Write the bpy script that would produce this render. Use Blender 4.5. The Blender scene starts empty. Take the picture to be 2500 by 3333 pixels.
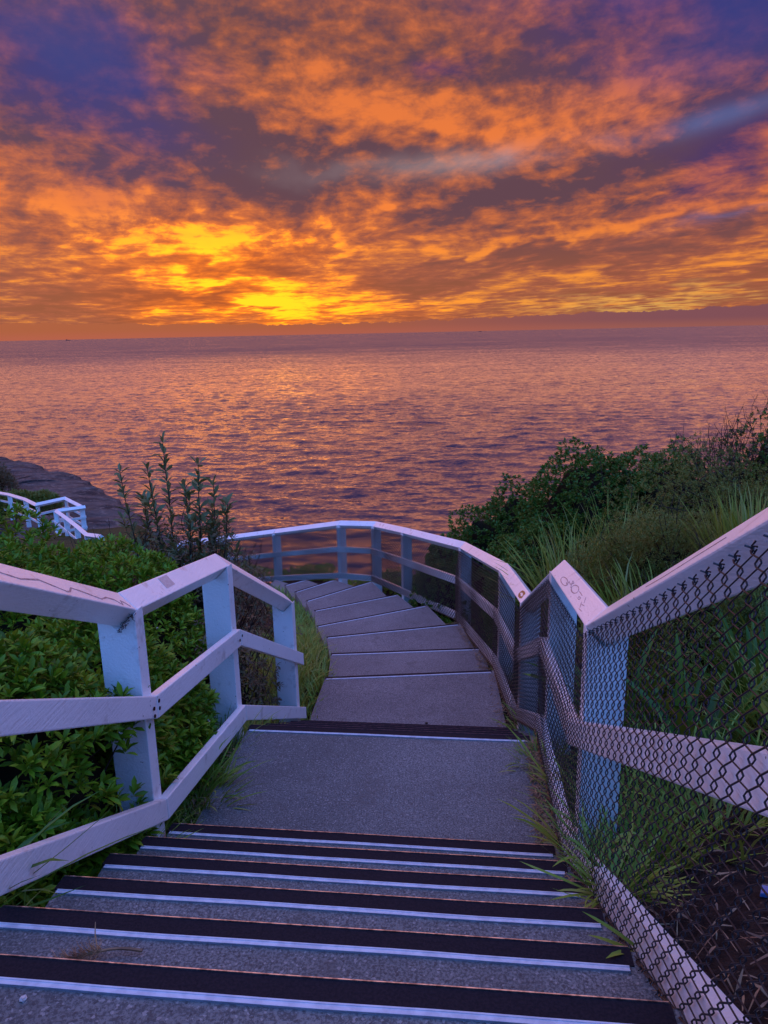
import bpy, bmesh, math, random
import numpy as np
from mathutils import Vector, Matrix
random.seed(7); RNG = np.random.default_rng(7)
sc = bpy.context.scene
COL = sc.collection
PI = math.pi

# ------------------------------------------------------------------ camera
PITCH, ROLL = math.radians(13.6), math.radians(1.2)
cam_data = bpy.data.cameras.new('camera')
cam = bpy.data.objects.new('camera', cam_data); COL.objects.link(cam)
cam_data.sensor_fit = 'HORIZONTAL'; cam_data.sensor_width = 36.0
cam_data.lens = 2410.0 / 2500.0 * 36.0
cam_data.clip_start = 0.02; cam_data.clip_end = 200000
_down = Vector((math.sin(ROLL)*math.cos(PITCH), math.cos(ROLL)*math.cos(PITCH), math.sin(PITCH)))
_f = Vector((0, 0, 1)); _fw = (_f - _down*_down.dot(_f)).normalized(); _rt = _down.cross(_fw)
def _w(v): return Vector((_rt.dot(v), _fw.dot(v), -_down.dot(v)))
cx, cy, cz = _w(Vector((1, 0, 0))), _w(Vector((0, -1, 0))), _w(Vector((0, 0, -1)))
cam.matrix_world = Matrix(((cx.x, cy.x, cz.x, 0), (cx.y, cy.y, cz.y, 0), (cx.z, cy.z, cz.z, 0), (0, 0, 0, 1)))
sc.camera = cam

# ------------------------------------------------------------------ view
sc.view_settings.view_transform = 'Standard'
sc.view_settings.look = 'None'
sc.view_settings.exposure = 0.0
sc.view_settings.gamma = 1.0

# ------------------------------------------------------------------ node expression helper
def lin(c):
    return tuple((x/255/12.92 if x/255 <= .04045 else ((x/255+.055)/1.055)**2.4) for x in c) + (1,)
class NT:
    def __init__(s, nt): s.nt = nt; s.x = 0
    def node(s, t, **kw):
        n = s.nt.nodes.new(t); s.x += 30; n.location = (s.x, 0)
        for k, v in kw.items(): setattr(n, k, v)
        return n
    def put(s, sock, v):
        if isinstance(v, bpy.types.NodeSocket): s.nt.links.new(v, sock)
        elif v is not None: sock.default_value = v
    def m(s, op, a, b=None, c=None, clamp=False):
        n = s.node('ShaderNodeMath', operation=op, use_clamp=clamp)
        s.put(n.inputs[0], a); s.put(n.inputs[1], b); s.put(n.inputs[2], c)
        return n.outputs[0]
    def vm(s, op, a, b=None, scale=None):
        n = s.node('ShaderNodeVectorMath', operation=op)
        s.put(n.inputs[0], a); s.put(n.inputs[1], b)
        if scale is not None: s.put(n.inputs['Scale'], scale)
        return n.outputs[1] if op in ('DOT_PRODUCT', 'LENGTH') else n.outputs[0]
    def comb(s, x, y, z=0.0):
        n = s.node('ShaderNodeCombineXYZ'); s.put(n.inputs[0], x); s.put(n.inputs[1], y); s.put(n.inputs[2], z)
        return n.outputs[0]
    def sep(s, v):
        n = s.node('ShaderNodeSeparateXYZ'); s.put(n.inputs[0], v); return n.outputs
    def mix(s, f, a, b, blend='MIX'):
        n = s.node('ShaderNodeMix', data_type='RGBA', blend_type=blend)
        s.put(n.inputs[0], f); s.put(n.inputs[6], a); s.put(n.inputs[7], b); return n.outputs[2]
    def mr(s, v, a, b, c=0.0, d=1.0, smooth=True):
        n = s.node('ShaderNodeMapRange'); n.interpolation_type = 'SMOOTHSTEP' if smooth else 'LINEAR'
        s.put(n.inputs[0], v); s.put(n.inputs[1], a); s.put(n.inputs[2], b); s.put(n.inputs[3], c); s.put(n.inputs[4], d)
        return n.outputs[0]
    def noise(s, vec, scale, detail=4, rough=.5, dist=0.0, lac=2.0, col=False):
        n = s.node('ShaderNodeTexNoise'); s.put(n.inputs['Vector'], vec)
        n.inputs['Scale'].default_value = scale; n.inputs['Detail'].default_value = detail
        n.inputs['Roughness'].default_value = rough; n.inputs['Distortion'].default_value = dist
        n.inputs['Lacunarity'].default_value = lac
        return n.outputs[1] if col else n.outputs[0]
    def ramp(s, f, stops):
        n = s.node('ShaderNodeValToRGB'); e = n.color_ramp.elements
        e[0].position, e[0].color = stops[0]; e[1].position, e[1].color = stops[-1]
        for p, c in stops[1:-1]:
            q = e.new(p); q.color = c
        s.put(n.inputs[0], f); return n.outputs[0]

# ------------------------------------------------------------------ world: twilight sky with lit cloud
SUN_AZ, SUN_EL = -25.0, 27.0       # degrees, azimuth from +Y towards +X
wd = bpy.data.worlds.new('World'); sc.world = wd; wd.use_nodes = True
wn = wd.node_tree; wn.nodes.clear(); W = NT(wn)
def build_sky():
    tc = W.node('ShaderNodeTexCoord').outputs['Generated']
    D = W.sep(tc)
    az = W.m('MULTIPLY', W.m('ARCTAN2', D[0], D[1]), 57.2958)
    el = W.m('MULTIPLY', W.m('ARCSINE', D[2]), 57.2958)
    # position on a cloud layer far overhead
    zz = W.m('ADD', W.m('MAXIMUM', D[2], 0.0), 0.045)
    px = W.m('DIVIDE', D[0], zz); py = W.m('DIVIDE', D[1], zz)
    a = math.radians(-17)
    along = W.m('ADD', W.m('MULTIPLY', px, math.sin(a)), W.m('MULTIPLY', py, math.cos(a)))
    across = W.m('SUBTRACT', W.m('MULTIPLY', px, math.cos(a)), W.m('MULTIPLY', py, math.sin(a)))
    P = W.comb(across, W.m('MULTIPLY', along, 0.60), 0.0)
    warp = W.vm('SUBTRACT', W.noise(P, 0.9, 3, .55, col=True), (0.5, 0.5, 0.5))
    P2 = W.vm('ADD', P, W.vm('SCALE', warp, scale=0.42))
    big = W.noise(P2, 0.62, 5, .55)
    mid = W.noise(P2, 3.3, 5, .66)
    # small cotton-like mottling, a view-independent angular texture of the cloud deck
    A2 = W.comb(W.m('MULTIPLY', az, 0.11), W.m('MULTIPLY', el, 0.19), 3.0)
    A2 = W.vm('ADD', A2, W.vm('SCALE', warp, scale=0.55))
    fine = W.noise(A2, 5.2, 4, .58)
    A3 = W.comb(W.m('MULTIPLY', az, 0.085), W.m('SUBTRACT', W.m('MULTIPLY', el, 0.95), W.m('MULTIPLY', az, .018)), 9.0)
    A3 = W.vm('ADD', A3, W.vm('SCALE', warp, scale=0.8))
    streak = W.noise(A3, 2.6, 4, .62)
    fine = W.m('ADD', W.m('MULTIPLY', fine, W.mr(el, 2.0, 9.0, .35, 1.0)), W.m('MULTIPLY', streak, W.mr(el, 2.0, 9.0, .75, .1)))
    soft = W.noise(A2, 1.1, 4, .55)
    wz = W.noise(A2, 1.6, 3, .55, col=True)
    waz = W.m('ADD', az, W.m('MULTIPLY', W.m('SUBTRACT', W.sep(wz)[0], 0.5), 9.0))
    wel = W.m('ADD', el, W.m('MULTIPLY', W.m('SUBTRACT', W.sep(wz)[1], 0.5), 5.0))
    def blob(a0, e0, ra, re, rot=0.0, p=1.0, raw=False):
        A = W.m('SUBTRACT', az if raw else waz, a0); E = W.m('SUBTRACT', el if raw else wel, e0)
        c, s_ = math.cos(math.radians(rot)), math.sin(math.radians(rot))
        u = W.m('DIVIDE', W.m('ADD', W.m('MULTIPLY', A, c), W.m('MULTIPLY', E, s_)), ra)
        v = W.m('DIVIDE', W.m('SUBTRACT', W.m('MULTIPLY', E, c), W.m('MULTIPLY', A, s_)), re)
        q = W.m('ADD', W.m('MULTIPLY', u, u), W.m('MULTIPLY', v, v))
        g = W.m('EXPONENT', W.m('MULTIPLY', q, -1.0))
        return g if p == 1.0 else W.m('MULTIPLY', g, p)
    # density pattern
    n = W.m('ADD', W.m('MULTIPLY', big, 0.38), W.m('MULTIPLY', mid, 0.53))
    n = W.m('ADD', n, W.m('MULTIPLY', fine, 0.74))
    n = W.m('ADD', n, W.m('MULTIPLY', soft, 0.38))
    n = W.m('SUBTRACT', n, 0.515)
    # broad light and dark masses
    lights = [(-11.5, 6.6, 4.8, .8, 0, .26), (-17, 5.4, 6, .7, 0, .16), (-13, 3.9, 8, .55, 0, .20), (-6, 2.8, 7, .45, 2, .22), (-9, 1.7, 6, .55, 0, .26),
              (3, 14.8, 7, 1.3, -10, .18), (-7, 16.4, 4, 1.4, -20, .12), (6, 13.2, 5, .6, -4, .22), (-20, 9.0, 6, 2.0, -15, .10),
              (14, 6.5, 12, .45, 8, .22), (0, 8.4, 6, 1.2, 0, .14), (17, 14.8, 5, 1.2, 14, .14), (12, 3.0, 12, .7, 4, .14), (18, 1.9, 8, .45, 2, .22), (5, 18.5, 7, 2.2, 0, .06), (-13, 9.0, 5, 1.2, -15, .12)]
    darks = [(-12, 13.0, 8, 1.5, -14, .20), (-17, 11.0, 7, 1.0, -12, .12), (4, 8.0, 5, .7, 10, .18), (12, 9.6, 7, .95, 11, .24), (21, 11.6, 6, 1.1, 15, .20),
             (-8, 10.4, 3.5, 1.4, 0, .12), (18, 5.3, 10, .6, 8, .12), (7, 5.1, 8, .40, 7, .14), (-3, 13.2, 5, .8, -6, .12), (-1, 11.2, 5, .7, 0, .10),
             (-21, 2.6, 7, .5, 0, .12), (4, 3.9, 8, .4, 5, .12), (-13, 5.1, 8, .4, 0, .16), (-13, 2.8, 7, .35, 0, .12), (18, 2.2, 9, .4, 2, .12), (9, 17.4, 5, 1.6, 15, .10), (3, 20.5, 20, 2.6, 0, .07), (-19, 13.5, 5, 2.0, -20, .10)]
    for a0, e0, ra, re, rot, p in lights: n = W.m('ADD', n, blob(a0, e0, ra, re, rot, p))
    for a0, e0, ra, re, rot, p in darks: n = W.m('SUBTRACT', n, blob(a0, e0, ra, re, rot, p))
    n = W.m('ADD', W.m('MULTIPLY', W.m('SUBTRACT', n, .53), 2.0), .475, clamp=True)
    dark = lin((98, 66, 76)); bright = lin((238, 124, 56)); mid_c = lin((162, 88, 66))
    # towards the horizon dull orange
    low = W.mr(el, 9.0, 2.0)
    dark = W.mix(low, dark, lin((150, 84, 58))); bright = W.mix(low, bright, lin((250, 152, 52)))
    hi = W.mr(el, 11.0, 18.0)
    bright = W.mix(hi, bright, lin((226, 118, 60))); mid_c = W.mix(hi, mid_c, lin((150, 84, 66)))
    # the glow
    glow = W.m('ADD', blob(-12.0, 5.2, 9, 2.6), blob(-8.5, 1.8, 9, 1.8), clamp=True)
    dark = W.mix(W.m('MULTIPLY', glow, .75), dark, lin((186, 84, 26)))
    bright = W.mix(glow, bright, (1.7, .39, .014, 1))
    mid_c = W.mix(glow, mid_c, lin((226, 110, 32)))
    # purple edges, top and right
    pur = W.m('ADD', blob(-20.5, 16.8, 7, 4.2, -20), blob(23, 20.5, 10, 3.6, 0), clamp=True)
    pur = W.m('ADD', pur, blob(24, 11.0, 5, 3.0, 20, .6), clamp=True)
    pur = W.m('ADD', pur, blob(4.6, 17.6, 2.2, 0.7, 10, .55), clamp=True)
    dark = W.mix(pur, dark, lin((58, 44, 112))); mid_c = W.mix(pur, mid_c, lin((92, 54, 104)))
    bright = W.mix(pur, bright, lin((150, 76, 92)))
    # blue where the cloud thins
    c1 = W.mix(W.mr(n, .12, .58), dark, mid_c)
    colr = W.mix(W.mr(n, .42, 1.02), c1, bright)
    colr = W.mix(W.m('MULTIPLY', W.mr(n, .62, 1.0), glow), colr, (2.3, .76, .01, 1))
    gap = W.m('ADD', blob(8, 11.7, 6, .75, 5, raw=True), blob(16, 12.1, 6, .7, 5, .8, raw=True), clamp=True)
    gap = W.m('ADD', gap, blob(24, 13.2, 5, .6, 10, .9, raw=True), clamp=True)
    gap = W.m('ADD', gap, blob(-2, 11.4, 5, .8, 0, .25), clamp=True)
    gap = W.m('ADD', gap, blob(24, 6.9, 4, .35, 8, .7), clamp=True)
    gap = W.m('MULTIPLY', gap, W.mr(soft, .80, .30))
    colr = W.mix(W.m('MULTIPLY', gap, .9), colr, W.mix(W.mr(az, 4.0, 20.0), lin((170, 152, 156)), lin((92, 100, 150))))
    blue = W.m('ADD', blob(-19.5, 17.2, 5.5, 3.6, -25), blob(26, 18.5, 9, 3.2, 10), clamp=True)
    blue = W.m('ADD', blue, blob(18, 21.5, 9, 2.0, 0, .8), clamp=True)
    colr = W.mix(W.m('MULTIPLY', blue, .85), colr, lin((54, 60, 126)))
    # pale band near the right horizon
    colr = W.mix(W.m('MULTIPLY', blob(20, 1.7, 7, .55, 2, .7), W.mr(mid, .35, .6)), colr, lin((222, 178, 92)))
    # bank of cumulus on the horizon
    hb = W.comb(W.m('MULTIPLY', az, .35), 0.0, 5.0)
    top = W.m('ADD', W.m('MULTIPLY', W.noise(hb, 1.0, 3, .6), .8), W.m('MULTIPLY', W.noise(hb, 5.5, 3, .6), .42))
    top = W.m('ADD', top, W.m('MULTIPLY', W.m('ABSOLUTE', W.m('ADD', az, 4.0)), .018))
    top = W.m('ADD', top, 0.12)
    k = W.mr(W.m('SUBTRACT', el, top), .03, -.03)
    bank = W.mix(W.mr(az, -12.0, 24.0), lin((172, 92, 60)), lin((128, 78, 86)))
    bank = W.mix(W.mr(el, .7, 0.0), bank, W.mix(W.mr(az, -12.0, 24.0), lin((178, 92, 70)), lin((150, 88, 82))))
    colr = W.mix(k, colr, bank)
    # ---- the rest of the dome, outside the photographed part: violet-blue twilight overhead and behind
    colr = W.mix(W.mr(el, 19.0, 40.0), colr, (.24, .15, .29, 1))
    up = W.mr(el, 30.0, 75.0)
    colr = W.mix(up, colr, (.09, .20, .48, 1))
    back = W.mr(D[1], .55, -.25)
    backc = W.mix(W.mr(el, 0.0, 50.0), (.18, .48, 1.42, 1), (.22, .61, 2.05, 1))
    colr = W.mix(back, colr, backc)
    colr = W.mix(W.mr(el, -.4, -2.0), colr, (.03, .03, .05, 1))
    # physical dusk sky adds its own faint share
    ns = W.node('ShaderNodeTexSky'); ns.sky_type = 'NISHITA'; ns.sun_disc = False
    ns.sun_elevation = math.radians(SUN_EL); ns.sun_rotation = math.radians(SUN_AZ)
    ns.altitude = 30; ns.air_density = 1.0; ns.dust_density = 1.0; ns.ozone_density = 3.0
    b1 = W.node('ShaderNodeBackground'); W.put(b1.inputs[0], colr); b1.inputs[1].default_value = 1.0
    b2 = W.node('ShaderNodeBackground'); W.put(b2.inputs[0], ns.outputs[0]); b2.inputs[1].default_value = 0.001
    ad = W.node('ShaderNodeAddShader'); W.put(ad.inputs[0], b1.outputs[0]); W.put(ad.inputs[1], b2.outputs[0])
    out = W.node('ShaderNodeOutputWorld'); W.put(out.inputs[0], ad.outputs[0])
build_sky()
wd.cycles.sampling_method = 'MANUAL'; wd.cycles.sample_map_resolution = 1024

# low light of the glowing cloud bank, warm and wide
sl = bpy.data.lights.new('sun', 'SUN'); sl.energy = 1.5; sl.angle = math.radians(120); sl.color = (1.0, .40, .25)
so = bpy.data.objects.new('sun', sl); COL.objects.link(so)
_a, _e = math.radians(SUN_AZ), math.radians(SUN_EL)
sd = Vector((math.sin(_a)*math.cos(_e), math.cos(_a)*math.cos(_e), math.sin(_e)))
so.rotation_euler = sd.to_track_quat('Z', 'Y').to_euler()

# ------------------------------------------------------------------ mesh helpers
class MB:
    """collects vertices and faces of ONE mesh"""
    def __init__(s): s.v = []; s.f = []; s.n = 0
    def add(s, v, f):
        v = np.asarray(v, float).reshape(-1, 3)
        s.v.append(v); f = np.asarray(f) + s.n; s.f.extend(f.tolist()); s.n += len(v)
    def prism(s, bot, top):
        n = len(bot); v = list(bot) + list(top); o = s.n
        s.v.append(np.array(v, float)); s.n += 2*n
        s.f.append([o+i for i in reversed(range(n))]); s.f.append([o+n+i for i in range(n)])
        for i in range(n):
            j = (i+1) % n; s.f.append([o+i, o+j, o+n+j, o+n+i])
    def tube(s, pts, rad, sides=6):
        pts = np.asarray(pts, float); m = len(pts)
        rad = np.full(m, rad) if np.isscalar(rad) else np.asarray(rad, float)
        t = np.gradient(pts, axis=0); t /= np.linalg.norm(t, axis=1)[:, None] + 1e-9
        ref = np.where(np.abs(t[:, 2:3]) < .9, np.array([[0, 0, 1.]]), np.array([[1., 0, 0]]))
        a = np.cross(t, ref); a /= np.linalg.norm(a, axis=1)[:, None] + 1e-9; b = np.cross(t, a)
        th = np.linspace(0, 2*PI, sides, endpoint=False)
        v = pts[:, None] + rad[:, None, None]*(np.cos(th)[None, :, None]*a[:, None] + np.sin(th)[None, :, None]*b[:, None])
        f = []
        for i in range(m-1):
            for j in range(sides):
                k = (j+1) % sides; f.append([i*sides+j, i*sides+k, (i+1)*sides+k, (i+1)*sides+j])
        o = s.n; s.add(v, f)
        s.f.append([o+j for j in range(sides)]); s.f.append([o+(m-1)*sides+j for j in reversed(range(sides))])
    def build(s, name, mat, parent=None, smooth=False, bevel=0.0):
        me = bpy.data.meshes.new(name)
        me.from_pydata(np.concatenate(s.v).tolist() if s.v else [], [], s.f); me.update()
        return link(me, name, mat, parent, smooth, bevel)
def link(me, name, mat, parent=None, smooth=False, bevel=0.0):
    me.materials.append(mat)
    if smooth: me.polygons.foreach_set('use_smooth', [True]*len(me.polygons))
    o = bpy.data.objects.new(name, me); COL.objects.link(o)
    if parent is not None: o.parent = parent
    if bevel:
        b = o.modifiers.new('edge', 'BEVEL'); b.width = bevel; b.segments = 2; b.limit_method = 'ANGLE'
    return o
def fastmesh(name, V, F, mat, parent=None, smooth=False):
    """V (n,3), F (m,k) constant polygon size"""
    V = np.asarray(V, np.float32).reshape(-1, 3); F = np.asarray(F, np.int32); k = F.shape[1]
    me = bpy.data.meshes.new(name)
    me.vertices.add(len(V)); me.vertices.foreach_set('co', V.ravel())
    me.loops.add(F.size); me.loops.foreach_set('vertex_index', F.ravel())
    me.polygons.add(len(F)); me.polygons.foreach_set('loop_start', np.arange(0, F.size, k, dtype=np.int32))
    me.polygons.foreach_set('loop_total', np.full(len(F), k, np.int32))
    me.update(calc_edges=True); me.validate()
    return link(me, name, mat, parent, smooth)
def merge(parts):
    """parts: list of (V,F) with same k"""
    Vs, Fs, o = [], [], 0
    for V, F in parts:
        Vs.append(V); Fs.append(F+o); o += len(V)
    return np.concatenate(Vs), np.concatenate(Fs)
def tag(o, label=None, cat=None, group=None, kind=None):
    if label: o['label'] = label
    if cat: o['category'] = cat
    if group: o['group'] = group
    if kind: o['kind'] = kind
    return o
def empty(name, loc=(0, 0, 0)):
    o = bpy.data.objects.new(name, None); COL.objects.link(o); o.location = loc; o.empty_display_size = .1
    return o
def unit(a): return a/(np.linalg.norm(a, axis=-1, keepdims=True)+1e-9)

# ------------------------------------------------------------------ materials
MATS = {}
def newmat(name):
    m = bpy.data.materials.new(name); m.use_nodes = True; m.node_tree.nodes.clear(); MATS[name] = m
    N = NT(m.node_tree); N.out = N.node('ShaderNodeOutputMaterial'); return m, N
def principled(N, col, rough=.6, spec=.5, normal=None, metal=0.0, coat=0.0):
    p = N.node('ShaderNodeBsdfPrincipled')
    N.put(p.inputs['Base Color'], col); N.put(p.inputs['Roughness'], rough)
    p.inputs['Specular IOR Level'].default_value = spec; p.inputs['Metallic'].default_value = metal
    if coat: p.inputs['Coat Weight'].default_value = coat; p.inputs['Coat Roughness'].default_value = .28
    if normal is not None: N.put(p.inputs['Normal'], normal)
    return p.outputs[0]
def bump(N, h, strength=.3, dist=.01, normal=None):
    b = N.node('ShaderNodeBump'); N.put(b.inputs['Height'], h)
    b.inputs['Strength'].default_value = strength; b.inputs['Distance'].default_value = dist
    if normal is not None: N.put(b.inputs['Normal'], normal)
    return b.outputs[0]
def pos(N): return N.node('ShaderNodeNewGeometry').outputs['Position']
def c3(r, g, b): return (r, g, b, 1)

def mk_paint():
    m, N = newmat('white_paint'); P = pos(N)
    n1 = N.noise(P, 2.2, 5, .6); n2 = N.noise(P, 70, 3, .6); n3 = N.noise(P, 9, 4, .65)
    streak = N.noise(N.vm('MULTIPLY', P, (46, 3.5, 46)), 2.4, 3, .65)
    col = N.mix(N.mr(n1, .35, .75), c3(.86, .86, .84), c3(.76, .76, .74))
    col = N.mix(N.mr(n3, .56, .72, 0, .6), col, c3(.42, .38, .34))
    col = N.mix(N.mr(streak, .66, .80, 0, .35), col, c3(.45, .42, .40))
    chip = N.mr(N.noise(P, 38, 2, .5), .735, .76)
    col = N.mix(chip, col, c3(.20, .17, .15))
    h = N.m('ADD', N.m('MULTIPLY', n2, .35), N.m('MULTIPLY', streak, 1.1))
    N.put(N.out.inputs[0], principled(N, col, N.mr(n1, .3, .7, .38, .55, False), .5, bump(N, h, .5, .006), coat=.6))
mk_paint()
def mk_concrete(name, a, b):
    m, N = newmat(name); P = pos(N)
    big = N.noise(P, 1.3, 5, .6); g1 = N.noise(P, 150, 3, .7); g2 = N.noise(P, 330, 2, .6)
    v = N.node('ShaderNodeTexVoronoi'); N.put(v.inputs['Vector'], P); v.inputs['Scale'].default_value = 190
    vc = N.sep(v.outputs['Color'])
    col = N.mix(N.mr(big, .3, .7), a, b)
    col = N.mix(N.mr(g1, .40, .60, .0, .75), col, c3(.055, .055, .058))
    col = N.mix(N.mr(vc[0], .93, .97, 0, .5), col, c3(.42, .41, .39))
    col = N.mix(N.mr(vc[1], .90, .95, 0, .6), col, c3(.06, .05, .05))
    st = N.noise(P, 5.5, 4, .65, .6)
    col = N.mix(N.mr(st, .54, .74, 0, .6), col, c3(.10, .095, .09))
    h = N.m('ADD', g1, N.m('MULTIPLY', g2, .5))
    N.put(N.out.inputs[0], principled(N, col, .85, .3, bump(N, h, .6, .004)))
mk_concrete('concrete', c3(.22, .235, .225), c3(.155, .165, .158))
mk_concrete('concrete_warm', c3(.27, .25, .24), c3(.19, .175, .17))
def mk_simple(name, col, col2=None, rough=.6, spec=.4, scale=20, bs=.2, bd=.003, metal=0.0, island=False):
    m, N = newmat(name); P = pos(N)
    n = N.noise(P, scale, 4, .6)
    c = N.mix(N.mr(n, .35, .65), col, col2 or col)
    if island:
        r = N.node('ShaderNodeNewGeometry').outputs['Random Per Island']
        c = N.mix(N.mr(r, 0, 1, 0, .5, False), c, tuple(x*.45 for x in (col2 or col)[:3])+(1,))
    N.put(N.out.inputs[0], principled(N, c, rough, spec, bump(N, n, bs, bd), metal))
    return m
mk_simple('nosing_grit', c3(.010, .010, .015), c3(.020, .016, .022), .8, .15, 160, .5, .002)
mk_simple('aluminium', c3(.60, .68, .74), c3(.46, .53, .60), .55, .4, 30, .1, .001, 0.0)
mk_simple('dull_lip', c3(.16, .07, .08), c3(.05, .03, .035), .7, .3, 45)
mk_simple('worn_lip', c3(.85, .70, .60), c3(.30, .22, .20), .3, .6, 45, .2, .001, .9)
mk_simple('wire', c3(.006, .006, .008), c3(.014, .012, .014), .4, .5, 60, .05, .0005)
mk_simple('soil', c3(.050, .036, .030), c3(.024, .018, .016), .95, .1, 22, .9, .03)
mk_simple('bark', c3(.060, .040, .030), c3(.030, .020, .016), .9, .2, 40, .5, .005)
mk_simple('straw', c3(.42, .28, .15), c3(.22, .13, .08), .8, .2, 10, .1, .001, 0, True)
mk_simple('rust_mark', c3(.50, .22, .06), c3(.34, .14, .04), .7, .3, 90, .2, .0005)
mk_simple('pen_mark', c3(.34, .19, .17), c3(.55, .42, .38), .7, .3, 120, .2, .0003)
mk_simple('patch_paint', c3(.62, .42, .36), c3(.70, .55, .48), .6, .3, 120, .2, .0003)
mk_simple('dark_crumb', c3(.02, .012, .012), c3(.06, .02, .02), .9, .1, 120, .2, .0003)
mk_simple('blue_plastic', c3(.05, .12, .30), c3(.08, .18, .36), .4, .5, 20)
mk_simple('ship_grey', c3(.05, .05, .06), c3(.04, .04, .05), .6, .3, 1)
mk_simple('pebble', c3(.45, .44, .42), c3(.6, .58, .55), .8, .3, 60)
def mk_leaf(name, cols, rough=.5, trans=.25, spec=.35):
    m, N = newmat(name)
    r = N.node('ShaderNodeNewGeometry').outputs['Random Per Island']
    big = N.noise(pos(N), 2.2, 3, .6)
    f = N.m('ADD', N.m('MULTIPLY', r, .6), N.m('MULTIPLY', big, .5), clamp=True)
    k = len(cols)
    c = N.ramp(f, [(i/(k-1), c3(*q)) for i, q in enumerate(cols)])
    p = principled(N, c, rough, spec)
    t = N.node('ShaderNodeBsdfTranslucent'); N.put(t.inputs[0], N.mix(.5, c, c3(.10, .13, .02)))
    mx = N.node('ShaderNodeMixShader'); mx.inputs[0].default_value = trans
    N.put(mx.inputs[1], p); N.put(mx.inputs[2], t.outputs[0]); N.put(N.out.inputs[0], mx.outputs[0])
mk_leaf('leaf_green', [(.026, .066, .004), (.085, .20, .007), (.17, .33, .010), (.34, .44, .03)])
mk_leaf('leaf_dark', [(.020, .065, .008), (.055, .155, .014), (.10, .23, .022)])
mk_leaf('leaf_grey', [(.09, .11, .035), (.16, .19, .065), (.28, .30, .14)])
mk_leaf('leaf_brown', [(.091, .052, .033), (.182, .104, .058), (.117, .117, .052), (.260, .143, .078)])
mk_leaf('leaf_fuzzy', [(.08, .11, .014), (.16, .19, .025), (.24, .25, .05)])
mk_leaf('grass_blade', [(.070, .140, .020), (.154, .280, .031), (.252, .378, .049), (.392, .378, .126)])
mk_leaf('grass_tussock', [(.10, .15, .012), (.20, .27, .022), (.30, .34, .04), (.46, .38, .16)])
mk_leaf('grass_yellow', [(.20, .27, .02), (.32, .38, .04), (.42, .36, .08)])
mk_leaf('strap_leaf', [(.025, .085, .012), (.06, .17, .018), (.12, .22, .02)], .4)
mk_leaf('petal', [(.7, .7, .66), (.8, .8, .75)])
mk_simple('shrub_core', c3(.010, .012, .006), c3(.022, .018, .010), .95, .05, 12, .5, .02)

def mk_terrain():
    m, N = newmat('ground_soil'); P = pos(N)
    a = N.noise(P, .9, 5, .6); b = N.noise(P, 14, 5, .7); d = N.noise(P, 60, 3, .7)
    col = N.mix(N.mr(b, .35, .65), c3(.012, .009, .009), c3(.038, .027, .022))
    col = N.mix(N.mr(d, .62, .74, 0, .8), col, c3(.14, .11, .08))
    far = N.mr(N.vm('LENGTH', P), 14, 22)
    grass = N.mix(N.mr(b, .3, .7), c3(.035, .042, .016), c3(.075, .075, .030))
    col = N.mix(N.m('MULTIPLY', far, N.mr(a, .25, .5)), col, grass)
    N.put(N.out.inputs[0], principled(N, col, .95, .1, bump(N, N.m('ADD', b, N.m('MULTIPLY', d, .4)), .9, .03)))
mk_terrain()
def mk_rock():
    m, N = newmat('headland_rock'); P = pos(N)
    s = N.vm('MULTIPLY', P, (.25, .6, 2.2))
    a = N.noise(s, 1.0, 6, .65); b = N.noise(P, .35, 5, .6); d = N.noise(N.vm('MULTIPLY', P, (1, 1, 4)), 1.6, 6, .75)
    col = N.mix(N.mr(a, .35, .62), c3(.030, .028, .030), c3(.115, .098, .088))
    col = N.mix(N.mr(d, .50, .66, 0, .8), col, c3(.22, .18, .15))
    col = N.mix(N.mr(b, .60, .72, 0, .7), col, c3(.055, .055, .022))
    N.put(N.out.inputs[0], principled(N, col, .9, .2, bump(N, N.m('ADD', a, d), 1.0, .25)))
mk_rock()
def mk_sea():
    m, N = newmat('sea_water'); g = N.node('ShaderNodeNewGeometry'); P = g.outputs['Position']
    L = N.vm('LENGTH', P)
    sl = None
    for sc_, sx_, amp, det in ((.012, .30, .09, 2), (.055, .40, .19, 3), (.38, .50, .80, 3), (1.3, .7, .55, 2)):
        v = N.vm('SUBTRACT', N.noise(N.vm('MULTIPLY', P, (sx_, 1, 1)), sc_, det, .6, .4, col=True), (.5, .5, .5))
        v = N.vm('MULTIPLY', v, (amp*1.0, amp*1.45, 0))
        sl = v if sl is None else N.vm('ADD', sl, v)
    gust = N.mr(N.noise(N.vm('MULTIPLY', P, (.35, 1, 1)), .006, 3, .55), .35, .65, .75, 1.25)
    sl = N.vm('SCALE', sl, scale=gust)
    # facets that lean away are hidden behind the crests at this low angle: the ones in view lean this way
    sl = N.vm('ADD', sl, N.comb(0.0, N.mr(L, 130, 1900, -.02, -.28), 0.0))
    nb = N.vm('NORMALIZE', N.vm('ADD', g.outputs['Normal'], sl))
    p = N.node('ShaderNodeBsdfPrincipled'); p.inputs['Base Color'].default_value = (.012, .014, .040, 1)
    p.inputs['Roughness'].default_value = .09; p.inputs['IOR'].default_value = 1.333
    N.put(p.inputs['Normal'], nb)
    N.put(N.out.inputs[0], p.outputs[0])
mk_sea()

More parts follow.
